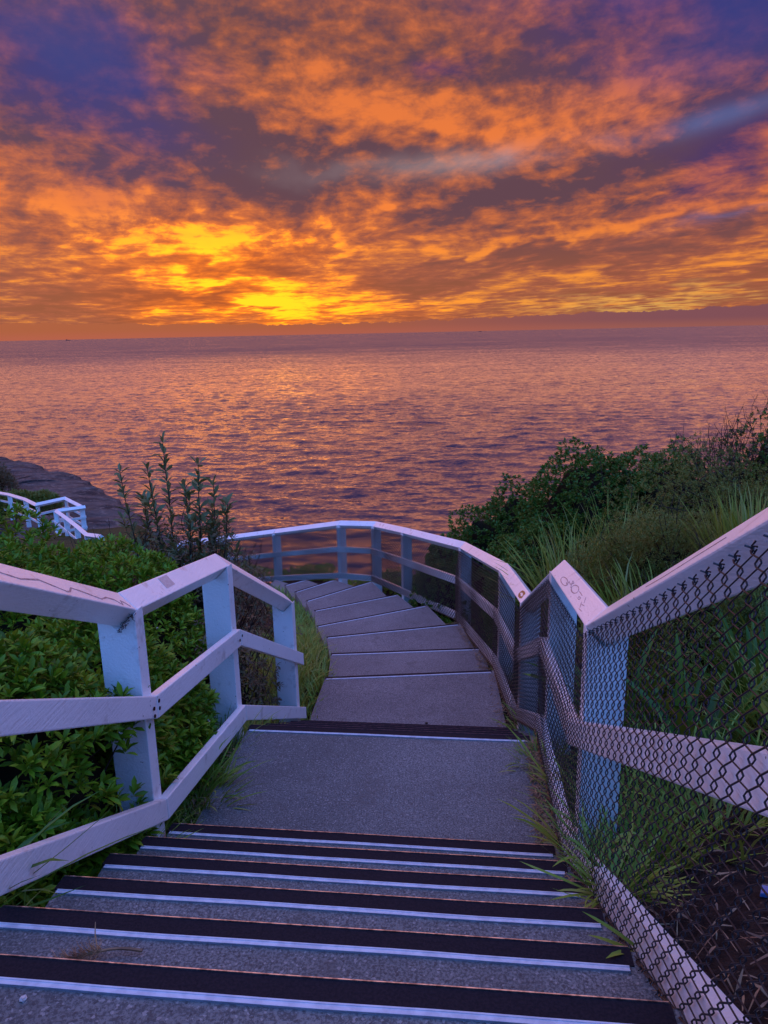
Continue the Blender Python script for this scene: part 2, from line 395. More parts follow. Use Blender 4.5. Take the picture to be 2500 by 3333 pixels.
# ------------------------------------------------------------------ the stairway
R = .163; H0 = 1.21
def rep(name, mb, mat, parent, **kw):
    o = mb.build(name, mat, parent, **kw)
    return o
edges = []   # (left xy, right xy, z of the tread that ends here)
for k in range(-4, 6):
    edges.append(((-.985+.01*k, 1.262+.3005*k), (.517+.030*k, 1.10+.2945*k), -(H0+k*R)))
for j in range(5):
    edges.append(((-.80+.034*j, 3.866+.302*j), (.79+.028*j, 3.682+.304*j), -(H0+(6+j)*R)))
up = [((-.56, 6.13), (.955, 6.20)), ((-.57, 7.0), (.985, 7.06)), ((-.68, 7.81), (.845, 8.12)), ((-.86, 8.54), (.52, 9.17)),
      ((-.98, 9.49), (.15, 10.05)), ((-1.18, 10.31), (-.24, 11.13)), ((-1.45, 11.17), (-.88, 11.72)), ((-1.72, 11.98), (-1.40, 12.24)),
      ((-2.05, 12.55), (-2.0, 12.75)), ((-2.75, 12.85), (-2.65, 13.35))]
for j, (a, b) in enumerate(up):
    edges.append((a, b, -(H0+(11+j)*R)))
stair = empty('stairway', (0, 1.2, -1.3)); tag(stair, kind='structure')
stair['label'] = 'concrete footpath of steps and landings winding down towards the sea'
prev = ((-1.08, -3.2), (.36, -3.2))
def V2(p): return np.array(p, float)
for i, (a, b, z) in enumerate(edges):
    pa, pb = prev; warm = i >= 10
    ex = .07 if i < 15 else 0.02       # the slab runs on a little under the verge
    ux = V2(b)-V2(a); ux /= np.linalg.norm(ux)
    la, lb = V2(pa), V2(pb)
    m = MB()
    zb = z-.42
    c = [la, lb, V2(b)+ux*ex, V2(a)]
    # shift back edge of the slab slightly under the tread before it
    if i: c[0] = c[0]-np.array([ux[1], -ux[0]])*0; 
    # finely cut top so the edges read slightly uneven
    m.prism([(p[0], p[1], zb) for p in c], [(p[0], p[1], z) for p in c])
    m.build('tread', MATS['concrete_warm' if i > 14 else 'concrete'], stair, bevel=.004)
    # nosing: grit strip along the edge, aluminium strip behind it
    n = np.array([-ux[1], ux[0]])        # points down the path
    if n[1] < 0: n = -n
    first = i < 15
    gw, aw = (.045, .016) if first else (.034, .014)
    def strip(o0, o1, h0, h1, ins, name, mat, waver=0.0):
        m = MB(); A = V2(a)+ux*ins; B = V2(b)-ux*(ins+.01)
        K = 14; L, H = [], []
        for q in range(K+1):
            t = q/K; w = math.sin(t*9+i*1.7)*waver + math.sin(t*23+i)*waver*.4
            p = A+(B-A)*t
            L.append((p+n*(-o1+w), p+n*(-o0+w)))
        for q in range(K):
            (p0, p1), (q0, q1) = L[q], L[q+1]
            m.prism([(*p0, z+h0), (*q0, z+h0), (*q1, z+h0), (*p1, z+h0)], [(*p0, z+h1), (*q0, z+h1), (*q1, z+h1), (*p1, z+h1)])
        return m.build(name, mat, stair)
    if i < 23:
        strip(-.004, gw, -.03 if first else -.02, .0032, 0.0, 'nosing_grit', MATS['nosing_grit'])
        strip(gw+.001, gw+aw, -.004, .0044, .012, 'nosing_strip', MATS['aluminium'], .0012)
        if first:
            strip(gw+.001, gw+.0045, .0, .0056, .012, 'strip_rib', MATS['aluminium'], .0012)
            strip(gw+aw-.0035, gw+aw, .0, .0056, .012, 'strip_rib', MATS['aluminium'], .0012)
        if 10 <= i < 15: strip(-.0066, -.0042, -.018, .0058, .004, 'nosing_lip', MATS['dull_lip'])
        if i < 10: strip(-.0065 if i < 10 else -.0050, -.0042, -.022, .0062 if i < 10 else .0052, .004, 'nosing_lip', MATS['worn_lip'], .0006)
    prev = (a, b)
for o in [c for c in bpy.data.objects if c.parent is stair]:
    o.matrix_parent_inverse = Matrix.Translation(-stair.location)
def settle(root):
    """children were modelled in place: keep them there under a parent that stands at its own base"""
    for c in [c for c in bpy.data.objects if c.parent is root]:
        c.matrix_parent_inverse = Matrix.Translation(-root.location)

# ------------------------------------------------------------------ fences
def fence_frame(P, side):
    P = np.array(P, float); n = len(P); T = unit(P[1:, :2]-P[:-1, :2])
    N = np.stack([T[:, 1], -T[:, 0]], 1)*side          # outward (away from the path)
    M = []
    for i in range(n):
        a = N[max(i-1, 0)]; b = N[min(i, n-2)]; m = unit(a+b); M.append(m/ max(.35, (m@b)))
    return P, T, N, np.array(M)
def rail(P, M, i, T, o0, o1, z0, z1, gap=.0015, ext0=0, ext1=0):
    """prism between joints i and i+1; o0,o1 offsets outward; z0,z1 (per joint) top and bottom offsets"""
    q = []
    for j, s, e in ((i, 1, ext0), (i+1, -1, ext1)):
        for o in (o0, o1):
            d = gap*s - e*s
            sl = (P[i+1, 2]-P[i, 2])/np.linalg.norm(P[i+1, :2]-P[i, :2])
            q.append((P[j, 0]+M[j, 0]*o+T[i, 0]*d, P[j, 1]+M[j, 1]*o+T[i, 1]*d, P[j, 2]+sl*d))
    a0, a1, b0, b1 = [np.array(x) for x in q]
    m = MB(); zt = np.array([0, 0, 1.])
    t0, t1 = z0 if isinstance(z0, tuple) else (z0, z0); u0, u1 = z1 if isinstance(z1, tuple) else (z1, z1)
    m.prism([a0+zt*u0, b0+zt*u1, b1+zt*u1, a1+zt*u0], [a0+zt*t0, b0+zt*t1, b1+zt*t1, a1+zt*t0])
    return m
def square_rail(P, M, i, T, h, gap=.0012, ext1=0):
    """square handrail standing on its edge: its near corner runs along the joints P"""
    m = MB(); ends = []
    sl = (P[i+1, 2]-P[i, 2])/np.linalg.norm(P[i+1, :2]-P[i, :2])
    for j, s, e in ((i, 1, 0), (i+1, -1, ext1)):
        d = gap*s-e*s
        ends.append([(P[j, 0]+M[j, 0]*o+T[i, 0]*d, P[j, 1]+M[j, 1]*o+T[i, 1]*d, P[j, 2]+sl*d+z) for o, z in ((0, 0), (h, h), (2*h, 0), (h, -h))])
    m.prism(ends[0], ends[1]); return m
def vpost(P, M, i, w, proud, zbot, dep=.085, over=0.0):
    c = P[i, :2]; n = unit(M[i]); tt = np.array([-n[1], n[0]]); z = P[i, 2]; h = w/2
    prof = [(proud, zbot), (w-proud, zbot), (w-proud, over), (h, -h+over-.001), (proud, over)]
    m = MB(); m.prism([(*(c+n*o-tt*dep/2), z+q) for o, q in prof], [(*(c+n*o+tt*dep/2), z+q) for o, q in prof]); return m
def post(P, M, i, t, w, proud, ztop, zbot, dep=.085):
    c = P[i, :2]; n = unit(M[i]); tt = np.array([-n[1], n[0]])
    k = [c+n*proud-tt*dep/2, c+n*proud+tt*dep/2, c+n*w+tt*dep/2, c+n*w-tt*dep/2]
    z = P[i, 2]; m = MB()
    m.prism([(*p, z+zbot) for p in k], [(*p, z+ztop) for p in k]); return m
def fence(label, cat, P, side, mid, bot, base=-1.3, group=None, full_posts=False, w=.145, rh=.095, bevel=.005, prd=.042, railscale=1.0, mid_ext=0, skip_post=()):
    P, T, N, M = fence_frame(P, side); n = len(P)
    root = empty('post_and_rail_fence', (P[0, 0], P[0, 1], P[0, 2]-1.05)); tag(root, label, cat, group)
    mat = MATS['white_paint']; rails = []
    mid = [mid]*n if np.isscalar(mid) else mid; bot = [bot]*n if np.isscalar(bot) else bot
    for i in range(n-1):
        e1 = mid_ext if i == n-2 else 0
        hz = rh*math.sqrt(1+((P[i+1, 2]-P[i, 2])/np.linalg.norm(P[i+1, :2]-P[i, :2]))**2)
        r = square_rail(P, M, i, T, w/2, ext1=.03 if e1 else 0).build('top_rail', mat, root, bevel=bevel); rails.append(r)
        rail(P, M, i, T, -prd, -.001, (mid[i], mid[i+1]), (mid[i]-.1*railscale, mid[i+1]-.1*railscale), ext1=e1).build('middle_rail', mat, root, bevel=bevel)
        rail(P, M, i, T, -prd, -.001, (bot[i], bot[i+1]), (bot[i]-.1*railscale, bot[i+1]-.1*railscale), ext1=e1).build('bottom_rail', mat, root, bevel=bevel)
    for i in range(n):
        if i in skip_post: continue
        vpost(P, M, i, w, -.003 if full_posts else .002, base, over=.004 if full_posts else -.002).build('post', mat, root, bevel=.003)
    return root, P, T, M, rails
def chain_mesh(root, P, M, s0=.031, Tz=.056, ztop=-.045, zbot=-.925, wire=.0017, o_top=-.008, o_bot=-.052, sides=4, seg=4, barbs=True, smin=0.0):
    d = np.concatenate([[0], np.cumsum(np.linalg.norm(P[1:, :2]-P[:-1, :2], axis=1))])
    nw = int(d[-1]/s0); nh = int(round((ztop-zbot)/(Tz/2))); K = nh*seg+1
    v = np.linspace(0, 1, K); zz = ztop+(zbot-ztop)*v
    j = np.arange(nw); s = (j+.5)*s0
    rs = np.random.default_rng(3)
    ph = (np.arange(K)/seg)*PI
    sx = s[:, None] + (s0*.5*1.28)*np.sin(ph[None]+PI*(j[:, None] % 2)+PI/2) + rs.normal(0, .0008, (nw, 1))
    off = o_top+(o_bot-o_top)*np.minimum(1, v/.38); off = off[None]+np.zeros((nw, 1))
    off = off + 0.0028*np.cos(ph[None]*1.0+PI*(j[:, None] % 2)+PI/2+PI/2)
    # slack of an old mesh
    off = off + .006*np.sin(s[:, None]*5.1+v[None]*4)*np.sin(v[None]*PI)
    sx = np.clip(sx, 0, d[-1]-1e-4)
    idx = np.clip(np.searchsorted(d, sx, side='right')-1, 0, len(P)-2)
    t = (sx-d[idx])/(d[idx+1]-d[idx])
    A = P[idx]; B = P[idx+1]; MA = M[idx]; MBm = M[idx+1]
    X = A[..., :2]*(1-t[..., None])+B[..., :2]*t[..., None] + (MA*(1-t[..., None])+MBm*t[..., None])*off[..., None]
    Z = A[..., 2]*(1-t)+B[..., 2]*t + zz[None] + .004*np.sin(s[:, None]*3.3)
    C = np.concatenate([X, Z[..., None]], -1)           # nw,K,3
    tan = np.gradient(C, axis=1); tan = unit(tan)
    ref = unit(np.concatenate([(MA*(1-t[..., None])+MBm*t[..., None]), np.zeros_like(Z)[..., None]], -1))
    a = unit(np.cross(tan, ref)); b = np.cross(tan, a)
    th = np.linspace(0, 2*PI, sides, endpoint=False)
    wr = (wire*(1+.45*np.clip((s-4)/5, 0, 1)+1.6*np.clip((s-7.5)/4, 0, 1)))[:, None, None, None]
    V = C[:, :, None]+wr*(np.cos(th)[None, None, :, None]*a[:, :, None]+np.sin(th)[None, None, :, None]*b[:, :, None])
    base = (np.arange(nw)*K*sides)[:, None, None]; kk = (np.arange(K-1)*sides)[None, :, None]; q = np.arange(sides)[None, None]
    q2 = (q+1) % sides
    F = np.stack([base+kk+q, base+kk+q2, base+kk+sides+q2, base+kk+sides+q], -1).reshape(-1, 4)
    V = V.reshape(-1, 3)
    o = fastmesh('chain_link_mesh', V, F, MATS['wire'], root, smooth=True)
    if barbs:
        m = MB()
        for jj in range(0, nw-1, 2):
            for e, sg in ((0, 1), (K-1, -1)):
                c0 = C[jj, e]; c1 = C[jj+1, e]; c = (c0+c1)/2 if e == 0 else (C[jj, e]+C[jj+1, e])/2
                if e and d[-1] > 5 and s[jj] > 9: continue
                tdir = unit(C[jj+1, e]-C[jj, e]); out = ref[jj, e]
                upv = np.array([0, 0, 1.])*sg
                m.tube([c0, c-upv*.004-out*.002, c+upv*.006, c1+upv*.004+tdir*.001], wire*1.05, 4)
                m.tube([c1, c-upv*.003+out*.002, c+upv*.005-tdir*.006, c-tdir*.012+upv*.009-out*.004], wire*1.05, 4)
                m.tube([c-out*.003+tdir*.004, c+upv*.007-out*.003, c+upv*.013+tdir*.007-out*.004], wire*1.1, 4)
        m.build('mesh_selvedge', MATS['wire'], root)
    return o

RIGHT = [(.49, .30, .125), (.700, 2.44, -1.02), (.872, 3.73, -1.25), (.987, 5.12, -1.952), (1.025, 6.35, -2.105), (.908, 8.66, -2.563),
         (.25, 10.42, -2.838), (-.197, 11.68, -3.06), (-.785, 12.15, -3.155), (-2.10, 13.50, -3.637), (-3.257, 14.32, -3.97), (-4.4, 15.2, -4.3)]
fr, RP, RT, RM, rr = fence('long white timber fence curving down the right of the steps, faced with black chain-link mesh', 'fence', RIGHT, 1, -.367, -.835)
chain_mesh(fr, RP, RM)
LEFT = [(-1.02, 1.0, -.213), (-.968, 2.72, -1.03), (-.860, 3.90, -1.23), (-.70, 5.25, -1.956)]
fl, LP, LT, LM, lr = fence('short white timber fence with three bent rails left of the steps, no mesh', 'fence', LEFT, -1,
                           [-.304, -.367, -.372, -.40], [-.715, -.835, -.84, -.86], full_posts=True, mid_ext=.10, prd=.040, rh=.10)

# marks on the rails: worn-in scribbles, a patch of other paint, a rusty leaf print
def on_rail(P, M, i, t, o):
    o = o*.69
    a = P[i]*(1-t)+P[i+1]*t; m = M[i]*(1-t)+M[i+1]*t
    sl = P[i+1]-P[i]; nrm = np.cross(unit(sl), np.array([m[0], m[1], 1.0])); nrm = unit(nrm); nrm *= np.sign(nrm[2])
    return np.array([a[0]+m[0]*o*.7071, a[1]+m[1]*o*.7071, a[2]+o*.7071]), nrm
def mark(name, root, P, M, i, path, width, mat):
    """path of (t along rail, offset across rail) drawn as a thin raised stroke on top of rail i"""
    m = MB(); pts = [on_rail(P, M, i, t, o) for t, o in path]
    C = np.array([p for p, _ in pts]); Nn = pts[0][1]
    d = unit(np.gradient(C, axis=0)); s = np.cross(d, Nn)
    wv = np.array([width*(.55+.6*abs(math.sin(k*1.9+k*k*.37))) for k in range(len(C))])[:, None]
    for k in range(len(C)-1):
        q = [C[k]-s[k]*wv[k], C[k+1]-s[k+1]*wv[k+1], C[k+1]+s[k+1]*wv[k+1], C[k]+s[k]*wv[k]]
        m.prism([x+Nn*.0002 for x in q], [x+Nn*.0012 for x in q])
    return m.build(name, MATS[mat], root)
def wav(pts, n=8):
    out = []
    for (a, b), (c, d) in zip(pts[:-1], pts[1:]):
        for k in range(n): out.append((a+(c-a)*k/n, b+(d-b)*k/n))
    return out+[pts[-1]]
mark('scribble', fl, LP, LM, 0, wav([(.40, .085), (.50, .070), (.56, .052), (.63, .080), (.70, .032), (.715, .040), (.74, .075), (.78, .062), (.84, .033), (.88, .060),
                                 (.915, .055), (.935, .022), (.95, .06), (.965, .045), (.975, .022)], 5), .0032, 'pen_mark')
m = MB()
for t0, t1, o0, o1 in ((.30, .385, .045, .135),):
    c = [on_rail(LP, LM, 1, t, o) for t, o in ((t0, o0), (t1, o0+.004), (t1+.01, o1), (t0+.012, o1-.003))]
    nn = c[0][1]; m.prism([p+nn*.0003 for p, _ in c], [p+nn*.0013 for p, _ in c])
m.build('paint_patch', MATS['patch_paint'], fl)
# scratched lettering on the second rail of the right fence
def loop(ct, co, rt_, ro, a0=0, a1=360, n=16, rot=0):
    return [(ct+rt_*math.cos(math.radians(a0+(a1-a0)*k/n)+rot), co+ro*math.sin(math.radians(a0+(a1-a0)*k/n))) for k in range(n+1)]
S = RM
mark('scratched_writing', fr, RP, RM, 1, loop(.66, .050, .085, .022, 20, 395), .0022, 'pen_mark')
mark('scratched_writing', fr, RP, RM, 1, wav([(.62, .058), (.57, .048), (.60, .075), (.55, .070), (.52, .092), (.565, .098), (.53, .072), (.50, .060)], 4), .0020, 'pen_mark')
mark('scratched_writing', fr, RP, RM, 1, loop(.44, .075, .060, .025, -40, 330), .0022, 'pen_mark')
mark('scratched_writing', fr, RP, RM, 1, loop(.30, .062, .018, .008, 0, 330, 8), .0016, 'pen_mark')
mark('scratched_writing', fr, RP, RM, 1, wav([(.37, .088), (.30, .086)], 4), .0016, 'pen_mark')
mark('scratched_writing', fr, RP, RM, 1, wav([(.25, .098), (.21, .070)], 4), .0012, 'pen_mark')
mark('scratched_writing', fr, RP, RM, 1, wav([(.24, .060), (.20, .036)], 4), .0014, 'pen_mark')
mark('scratched_writing', fr, RP, RM, 1, wav([(.22, .052), (.18, .060)], 3), .0012, 'pen_mark')
mark('scratched_writing', fr, RP, RM, 1, wav([(.20, .026), (.15, .030)], 3), .0012, 'pen_mark')
mark('rust_stain', fr, RP, RM, 3, loop(.13, .070, .055, .030, -100, 150, 14), .012, 'rust_mark')
mark('rust_stain', fr, RP, RM, 3, wav([(.12, .03), (.07, .055), (.10, .085)], 4), .010, 'rust_mark')
mark('scratch', fr, RP, RM, 0, wav([(.47, .075), (.52, .07), (.58, .060), (.63, .052), (.70, .062)], 4), .0016, 'pen_mark')
# cobweb and dirt gathered under the joint of the near left post, bolts in the rails
rs = np.random.default_rng(5)
m = MB()
for k in range(60):
    t = rs.uniform(0, 1)
    p = LP[1]+np.array([-.07*t-.005, -.047, -.075*t-.005*rs.random()]) + rs.normal(0, .006, 3)
    m.tube([p, p+rs.normal(0, .007, 3)], .0012, 3)
m.build('web_and_dirt', MATS['dark_crumb'], fl)
for i in (1, 2):
    for zz in ((-.367, -.40) if i == 1 else (-.39,)):
        for dx in (-.03, .035):
            c = LP[i]+np.array([.041, dx-.02, zz-.03+.006*dx])
            m = MB(); m.tube([c, c+np.array([.004, 0, 0])], .008, 8); m.build('bolt', MATS['dark_crumb'], fl)
settle(fr); settle(fl)

# fence round the lower landing, far below on the left
FAR = [(-21.86, 40.7, -8.2), (-18.87, 36.81, -7.6), (-16.44, 33.47, -7.15), (-14.95, 31.3, -6.9), (-14.21, 32.48, -6.9), (-12.7, 30.62, -6.9)]
ff, FP, FT, FM, _ = fence('far white fence from the left edge round the seaward sides of a small landing', 'fence', FAR, 1, -.40, -.85, w=.2, rh=.10, bevel=0)
chain_mesh(ff, FP[3:], FM[3:], s0=.06, Tz=.11, wire=.0035, sides=3, seg=2, barbs=False)
FAR2 = [(-12.64, 30.52, -6.9), (-13.65, 29.83, -6.9), (-12.74, 28.59, -6.9), (-11.76, 27.21, -6.9), (-10.83, 25.83, -6.9), (-9.85, 24.6, -6.65)]
fg, GP, GT, GM, _ = fence('far white fence climbing back from the small lower landing towards the green hedge', 'fence', FAR2, -1, -.40, -.85, w=.2, rh=.10, bevel=0, skip_post=(0,))
settle(ff); settle(fg)

# ------------------------------------------------------------------ ground
PATHY = np.array([-4, -.3, .06, 1.25, 2.75, 2.85, 3.78, 5.0, 6.2, 12.2, 13.4, 16])
PATHZ = np.array([-.45, -.5, -.62, -1.35, -2.12, -2.25, -2.25, -3.02, -3.10, -4.45, -4.9, -6.2])
FENX = np.array([.49, .70, .872, .987, 1.025, .908, .25, -.197, -.785, -2.1, -3.26, -4.4]); FENY = np.array([.3, 2.44, 3.73, 5.12, 6.35, 8.66, 10.42, 11.68, 12.15, 13.5, 14.32, 15.2])
def ss(x, a, b):
    t = np.clip((x-a)/(b-a), 0, 1); return t*t*(3-2*t)
def ground(x, y):
    x = np.asarray(x, float); y = np.asarray(y, float)
    zp = np.interp(y, PATHY, PATHZ) - .06
    fx = np.interp(y, FENY, FENX)
    dr = np.maximum(0, x-fx-.1)
    slope = np.interp(y, [0, 2, 4, 6, 9, 12], [.22, .28, .40, .45, .46, .42])
    zr = np.minimum(slope*dr, 2.3) - .02*dr
    ye = np.clip(y-11.5, 0, None)
    bank = .55*ss(dr, 0, .5)*ss(y, 4.2, 5.2)*(1-ss(y, 7.5, 9.5))
    right = zp + bank + zr*(1-ss(y, 10, 16)) - .45*np.clip(y-12.5, 0, None)*ss(x, -3, 1)
    # left: first a bank that falls gently away, far off the lower slope
    dl = np.maximum(0, -.95-x)
    left_near = zp - .10*dl - .02*dl*dl*.3
    rr_ = np.hypot(x, y)
    far = -4.35 - .175*(rr_-12.5)
    far = np.maximum(far - .42*np.clip(rr_-33.5, 0, None), -12.6)
    w = ss(rr_, 7, 13)
    left = left_near*(1-w) + far*w
    ang = x/np.maximum(y, .5)
    # centre: steep drop beyond the lower fence
    fall = 4.35 + .85*np.clip(rr_-13.2, 0, None)
    k = ss(ang, -.34, -.22)
    z = np.where(x > -.95, right, left)
    wgt = ss(rr_, 12.6, 16)
    z = z*(1-wgt) + wgt*(np.where(ang < -.30, left, 0)*(1-k) + (-fall)*k + np.where(ang < -.30, 0, left)*(1-k))
    # land ends
    edge = np.clip(rr_-46, 0, None)*ss(ang, -1.4, -.2)
    z = z - edge*1.4
    z = z + .03*np.sin(x*3.1+y*1.3)*ss(np.abs(x), 1.1, 2)+.02*np.sin(x*7.3-y*5.1)*ss(np.abs(x), 1.0, 1.6)
    return np.maximum(z, -38)
def axis_pts():
    xs = np.concatenate([np.arange(-90, -24, 3.), np.arange(-24, -6, .6), np.arange(-6, 8, .11), np.arange(8, 40, 2.)])
    ys = np.concatenate([np.arange(-5, 14, .11), np.arange(14, 60, .6), np.arange(60, 110, 4.)])
    return xs, ys
xs, ys = axis_pts(); X, Y = np.meshgrid(xs, ys)
Z = ground(X, Y)
# keep the ground just under the concrete where the path runs
inside = (X > -1.0) & (X < np.interp(Y, FENY, FENX)-.02) & (Y < 12.5)
Z = np.where(inside, Z-.07, Z + RNG.normal(0, .006, Z.shape))
V = np.stack([X, Y, Z], -1).reshape(-1, 3); nx, ny = len(xs), len(ys)
I = np.arange(nx*ny).reshape(ny, nx)
F = np.stack([I[:-1, :-1], I[:-1, 1:], I[1:, 1:], I[1:, :-1]], -1).reshape(-1, 4)
g = fastmesh('ground', V, F, MATS['ground_soil'], smooth=True); tag(g, kind='structure')

# ------------------------------------------------------------------ sea
SEA = -33.0
# one sheet, its grid fanning out from the foot of the cliff: real waves near the shore, flattening to the horizon
na, nd = 760, 620
azs = np.radians(np.concatenate([np.linspace(-60, -31, 40, endpoint=False), np.linspace(-31, 31, na), np.linspace(31, 60, 41)[1:]]))
inv = np.linspace(1/60., 1/2600., nd); dist = np.concatenate([1/inv, [3400, 5000, 9000, 20000, 45000, 120000]])
Aa, Dd = np.meshgrid(azs, dist); X = np.sin(Aa)*Dd; Y = np.cos(Aa)*Dd
rw = np.random.default_rng(17); Hh = np.zeros_like(X)
for q in range(64):
    lam = 1.2*(22/1.2)**rw.random(); th = rw.normal(0, .40)+.12
    kx, ky = math.sin(th)*2*PI/lam, math.cos(th)*2*PI/lam
    cell = Dd*Dd/33.*(inv[0]-inv[1])*33.            # range step of the grid here
    fade = np.clip(2.2-cell/lam*1.2, 0.0, 1)
    ph = rw.uniform(0, 2*PI)
    w = np.sin(X*kx+Y*ky+ph+.6*np.sin(X*.021*(1+q % 3)+q)+.5*np.sin(Y*.017+q*2))
    Hh += fade*.0048*lam**.88*(w+.25*(w*w-.5))
gust = 1+.28*np.sin(X*.013+Y*.021+np.sin(Y*.008)*2)+.18*np.sin(X*.041-Y*.033+1)
Zs = SEA+Hh*gust*np.clip(1.5-Dd/1900, 0, 1)
V = np.stack([X, Y, Zs], -1).reshape(-1, 3); a, b = X.shape; I = np.arange(a*b).reshape(a, b)
F = np.stack([I[:-1, :-1], I[:-1, 1:], I[1:, 1:], I[1:, :-1]], -1).reshape(-1, 4)
tag(fastmesh('sea', V, F, MATS['sea_water'], smooth=True), kind='structure')

# ------------------------------------------------------------------ headland of bare rock
def hnoise(x, y, s, seed=0):
    r = np.random.default_rng(seed); z = 0
    for k in range(6):
        a = r.uniform(0, 2*PI); f = s*(1.7**k); z = z+np.sin((x*np.cos(a)+y*np.sin(a))*f+r.uniform(0, 6)+1.3*np.sin((x*np.sin(a)-y*np.cos(a))*f*.6+k))/(1.5**k)
    return z/2.2
EDGE = [(-70, 88), (-43.1, 79.2), (-40.5, 77.8), (-37.7, 75.8), (-35.1, 73.5), (-32.1, 69.9), (-30.7, 69.1), (-28.7, 68), (-27.6, 66.4), (-26.0, 64), (-25.1, 61.6), (-23.3, 59.7),
        (-20.8, 56.4), (-19.8, 54.7), (-18.3, 52.1), (-16.6, 49.2), (-14.4, 45.8), (-11.5, 42), (-8, 37), (-4, 30)]
E_ = np.array(EDGE, float)
# refine the edge and make it ragged
d = np.concatenate([[0], np.cumsum(np.linalg.norm(E_[1:]-E_[:-1], axis=1))]); ts = np.arange(0, d[-1], .35)
ex = np.interp(ts, d, E_[:, 0]); ey = np.interp(ts, d, E_[:, 1])
tx, ty = np.gradient(ex), np.gradient(ey); ln = np.hypot(tx, ty); nxx, nyy = -ty/ln, tx/ln    # towards the sea
rag = .35*hnoise(ts, ts*0, .6, 4)+.22*hnoise(ts, ts*0, 2.6, 5)
ex = ex+nxx*rag; ey = ey+nyy*rag
prof = [(-34, .9), (-26, .5), (-20, .3), (-15, .2), (-11, .1), (-8, .05), (-6, 0), (-4.5, 0), (-3.2, 0), (-2.2, -.02), (-1.4, -.03), (-.7, -.05), (-.25, -.08), (0, -.18), (.12, -.5), (0, -1.1), (.35, -1.7), (.5, -2.6), (.2, -3.4), (.9, -5), (1.5, -8), (2.2, -13), (3, -22)]
rows = []
for o, dz in prof:
    x = ex+nxx*o*1.0; y = ey+nyy*o
    z = -12.0 + dz + np.where(o < 0, .05*(-o), 0)
    amp = .26 if o < -.5 else .10
    z = z + amp*hnoise(x, y, .5, 1) + np.round(hnoise(x, y, .22, 2)*3)/3*.22*(o < -.3)
    rows.append(np.stack([x, y, z], -1))
G = np.stack(rows, 0)
V = G.reshape(-1, 3); a, b = G.shape[:2]; I = np.arange(a*b).reshape(a, b)
F = np.stack([I[:-1, :-1], I[1:, :-1], I[1:, 1:], I[:-1, 1:]], -1).reshape(-1, 4)
h = fastmesh('headland', V, F, MATS['headland_rock']); tag(h, kind='structure')

# ------------------------------------------------------------------ ships on the horizon
def ship(label, az, dist, L, house):
    x, y = math.sin(math.radians(az))*dist, math.cos(math.radians(az))*dist
    r = empty('cargo_ship', (x, y, SEA)); tag(r, label, 'ship', None)
    m = MB(); hl = L/2; b = L*.09
    m.prism([(-hl*.92, -b*.7, -2), (hl*.9, -b*.7, -2), (hl*.96, 0, -2), (hl*.9, b*.7, -2), (-hl*.92, b*.7, -2)],
            [(-hl, -b, L*.10), (hl*.88, -b, L*.11), (hl*1.05, 0, L*.13), (hl*.88, b, L*.11), (-hl, b, L*.10)])
    m.build('hull', MATS['ship_grey'], r)
    m = MB(); h0 = hl*house
    m.prism([(h0-L*.08, -b*.9, L*.1), (h0+L*.07, -b*.9, L*.1), (h0+L*.07, b*.9, L*.1), (h0-L*.08, b*.9, L*.1)],
            [(h0-L*.07, -b*.9, L*.27), (h0+L*.05, -b*.9, L*.27), (h0+L*.05, b*.9, L*.27), (h0-L*.07, b*.9, L*.27)])
    m.build('bridge_house', MATS['ship_grey'], r)
    m = MB(); m.tube([(h0, 0, L*.26), (h0, 0, L*.40)], L*.014, 6); m.build('mast', MATS['ship_grey'], r)
    return r
ship('tiny dark ship on the horizon right of centre, mast at its right end', 7.45, 26000, 120, .62)
ship('tiny pale ship on the horizon at the far left, long and low', -22.3, 26000, 150, -.5)

# ------------------------------------------------------------------ foliage builders
def leaf_mesh(P, D, L, W, curl=.25, fold=.25, rs=None):
    """P base, D direction (unit), arrays; every leaf is a folded, curved blade of 8 triangles"""
    n = len(P); L = np.broadcast_to(L, n)[:, None]; W = np.broadcast_to(W, n)[:, None]
    ref = rs.normal(size=(n, 3))*.35+np.array([0, 0, 1.])
    S = unit(np.cross(D, ref)); U = unit(np.cross(S, D)); U *= np.where(U[:, 2:3] < 0, -1, 1)
    c = curl*(.5+rs.random((n, 1)))
    def row(t, w, dz): 
        C = P+D*L*t-U*L*c*t*t; return C-S*W*w+U*W*w*fold*2, C, C+S*W*w+U*W*w*fold*2
    a = row(.32, .36, 0); b = row(.70, .46, 0); tip = P+D*L-U*L*c
    V = np.stack([P, a[0], a[1], a[2], b[0], b[1], b[2], tip], 1)
    f = np.array([[0, 2, 1], [0, 3, 2], [1, 2, 5], [1, 5, 4], [2, 3, 6], [2, 6, 5], [4, 5, 7], [5, 6, 7]])
    F = (np.arange(n)*8)[:, None, None]+f[None]
    return V.reshape(-1, 3), F.reshape(-1, 3)
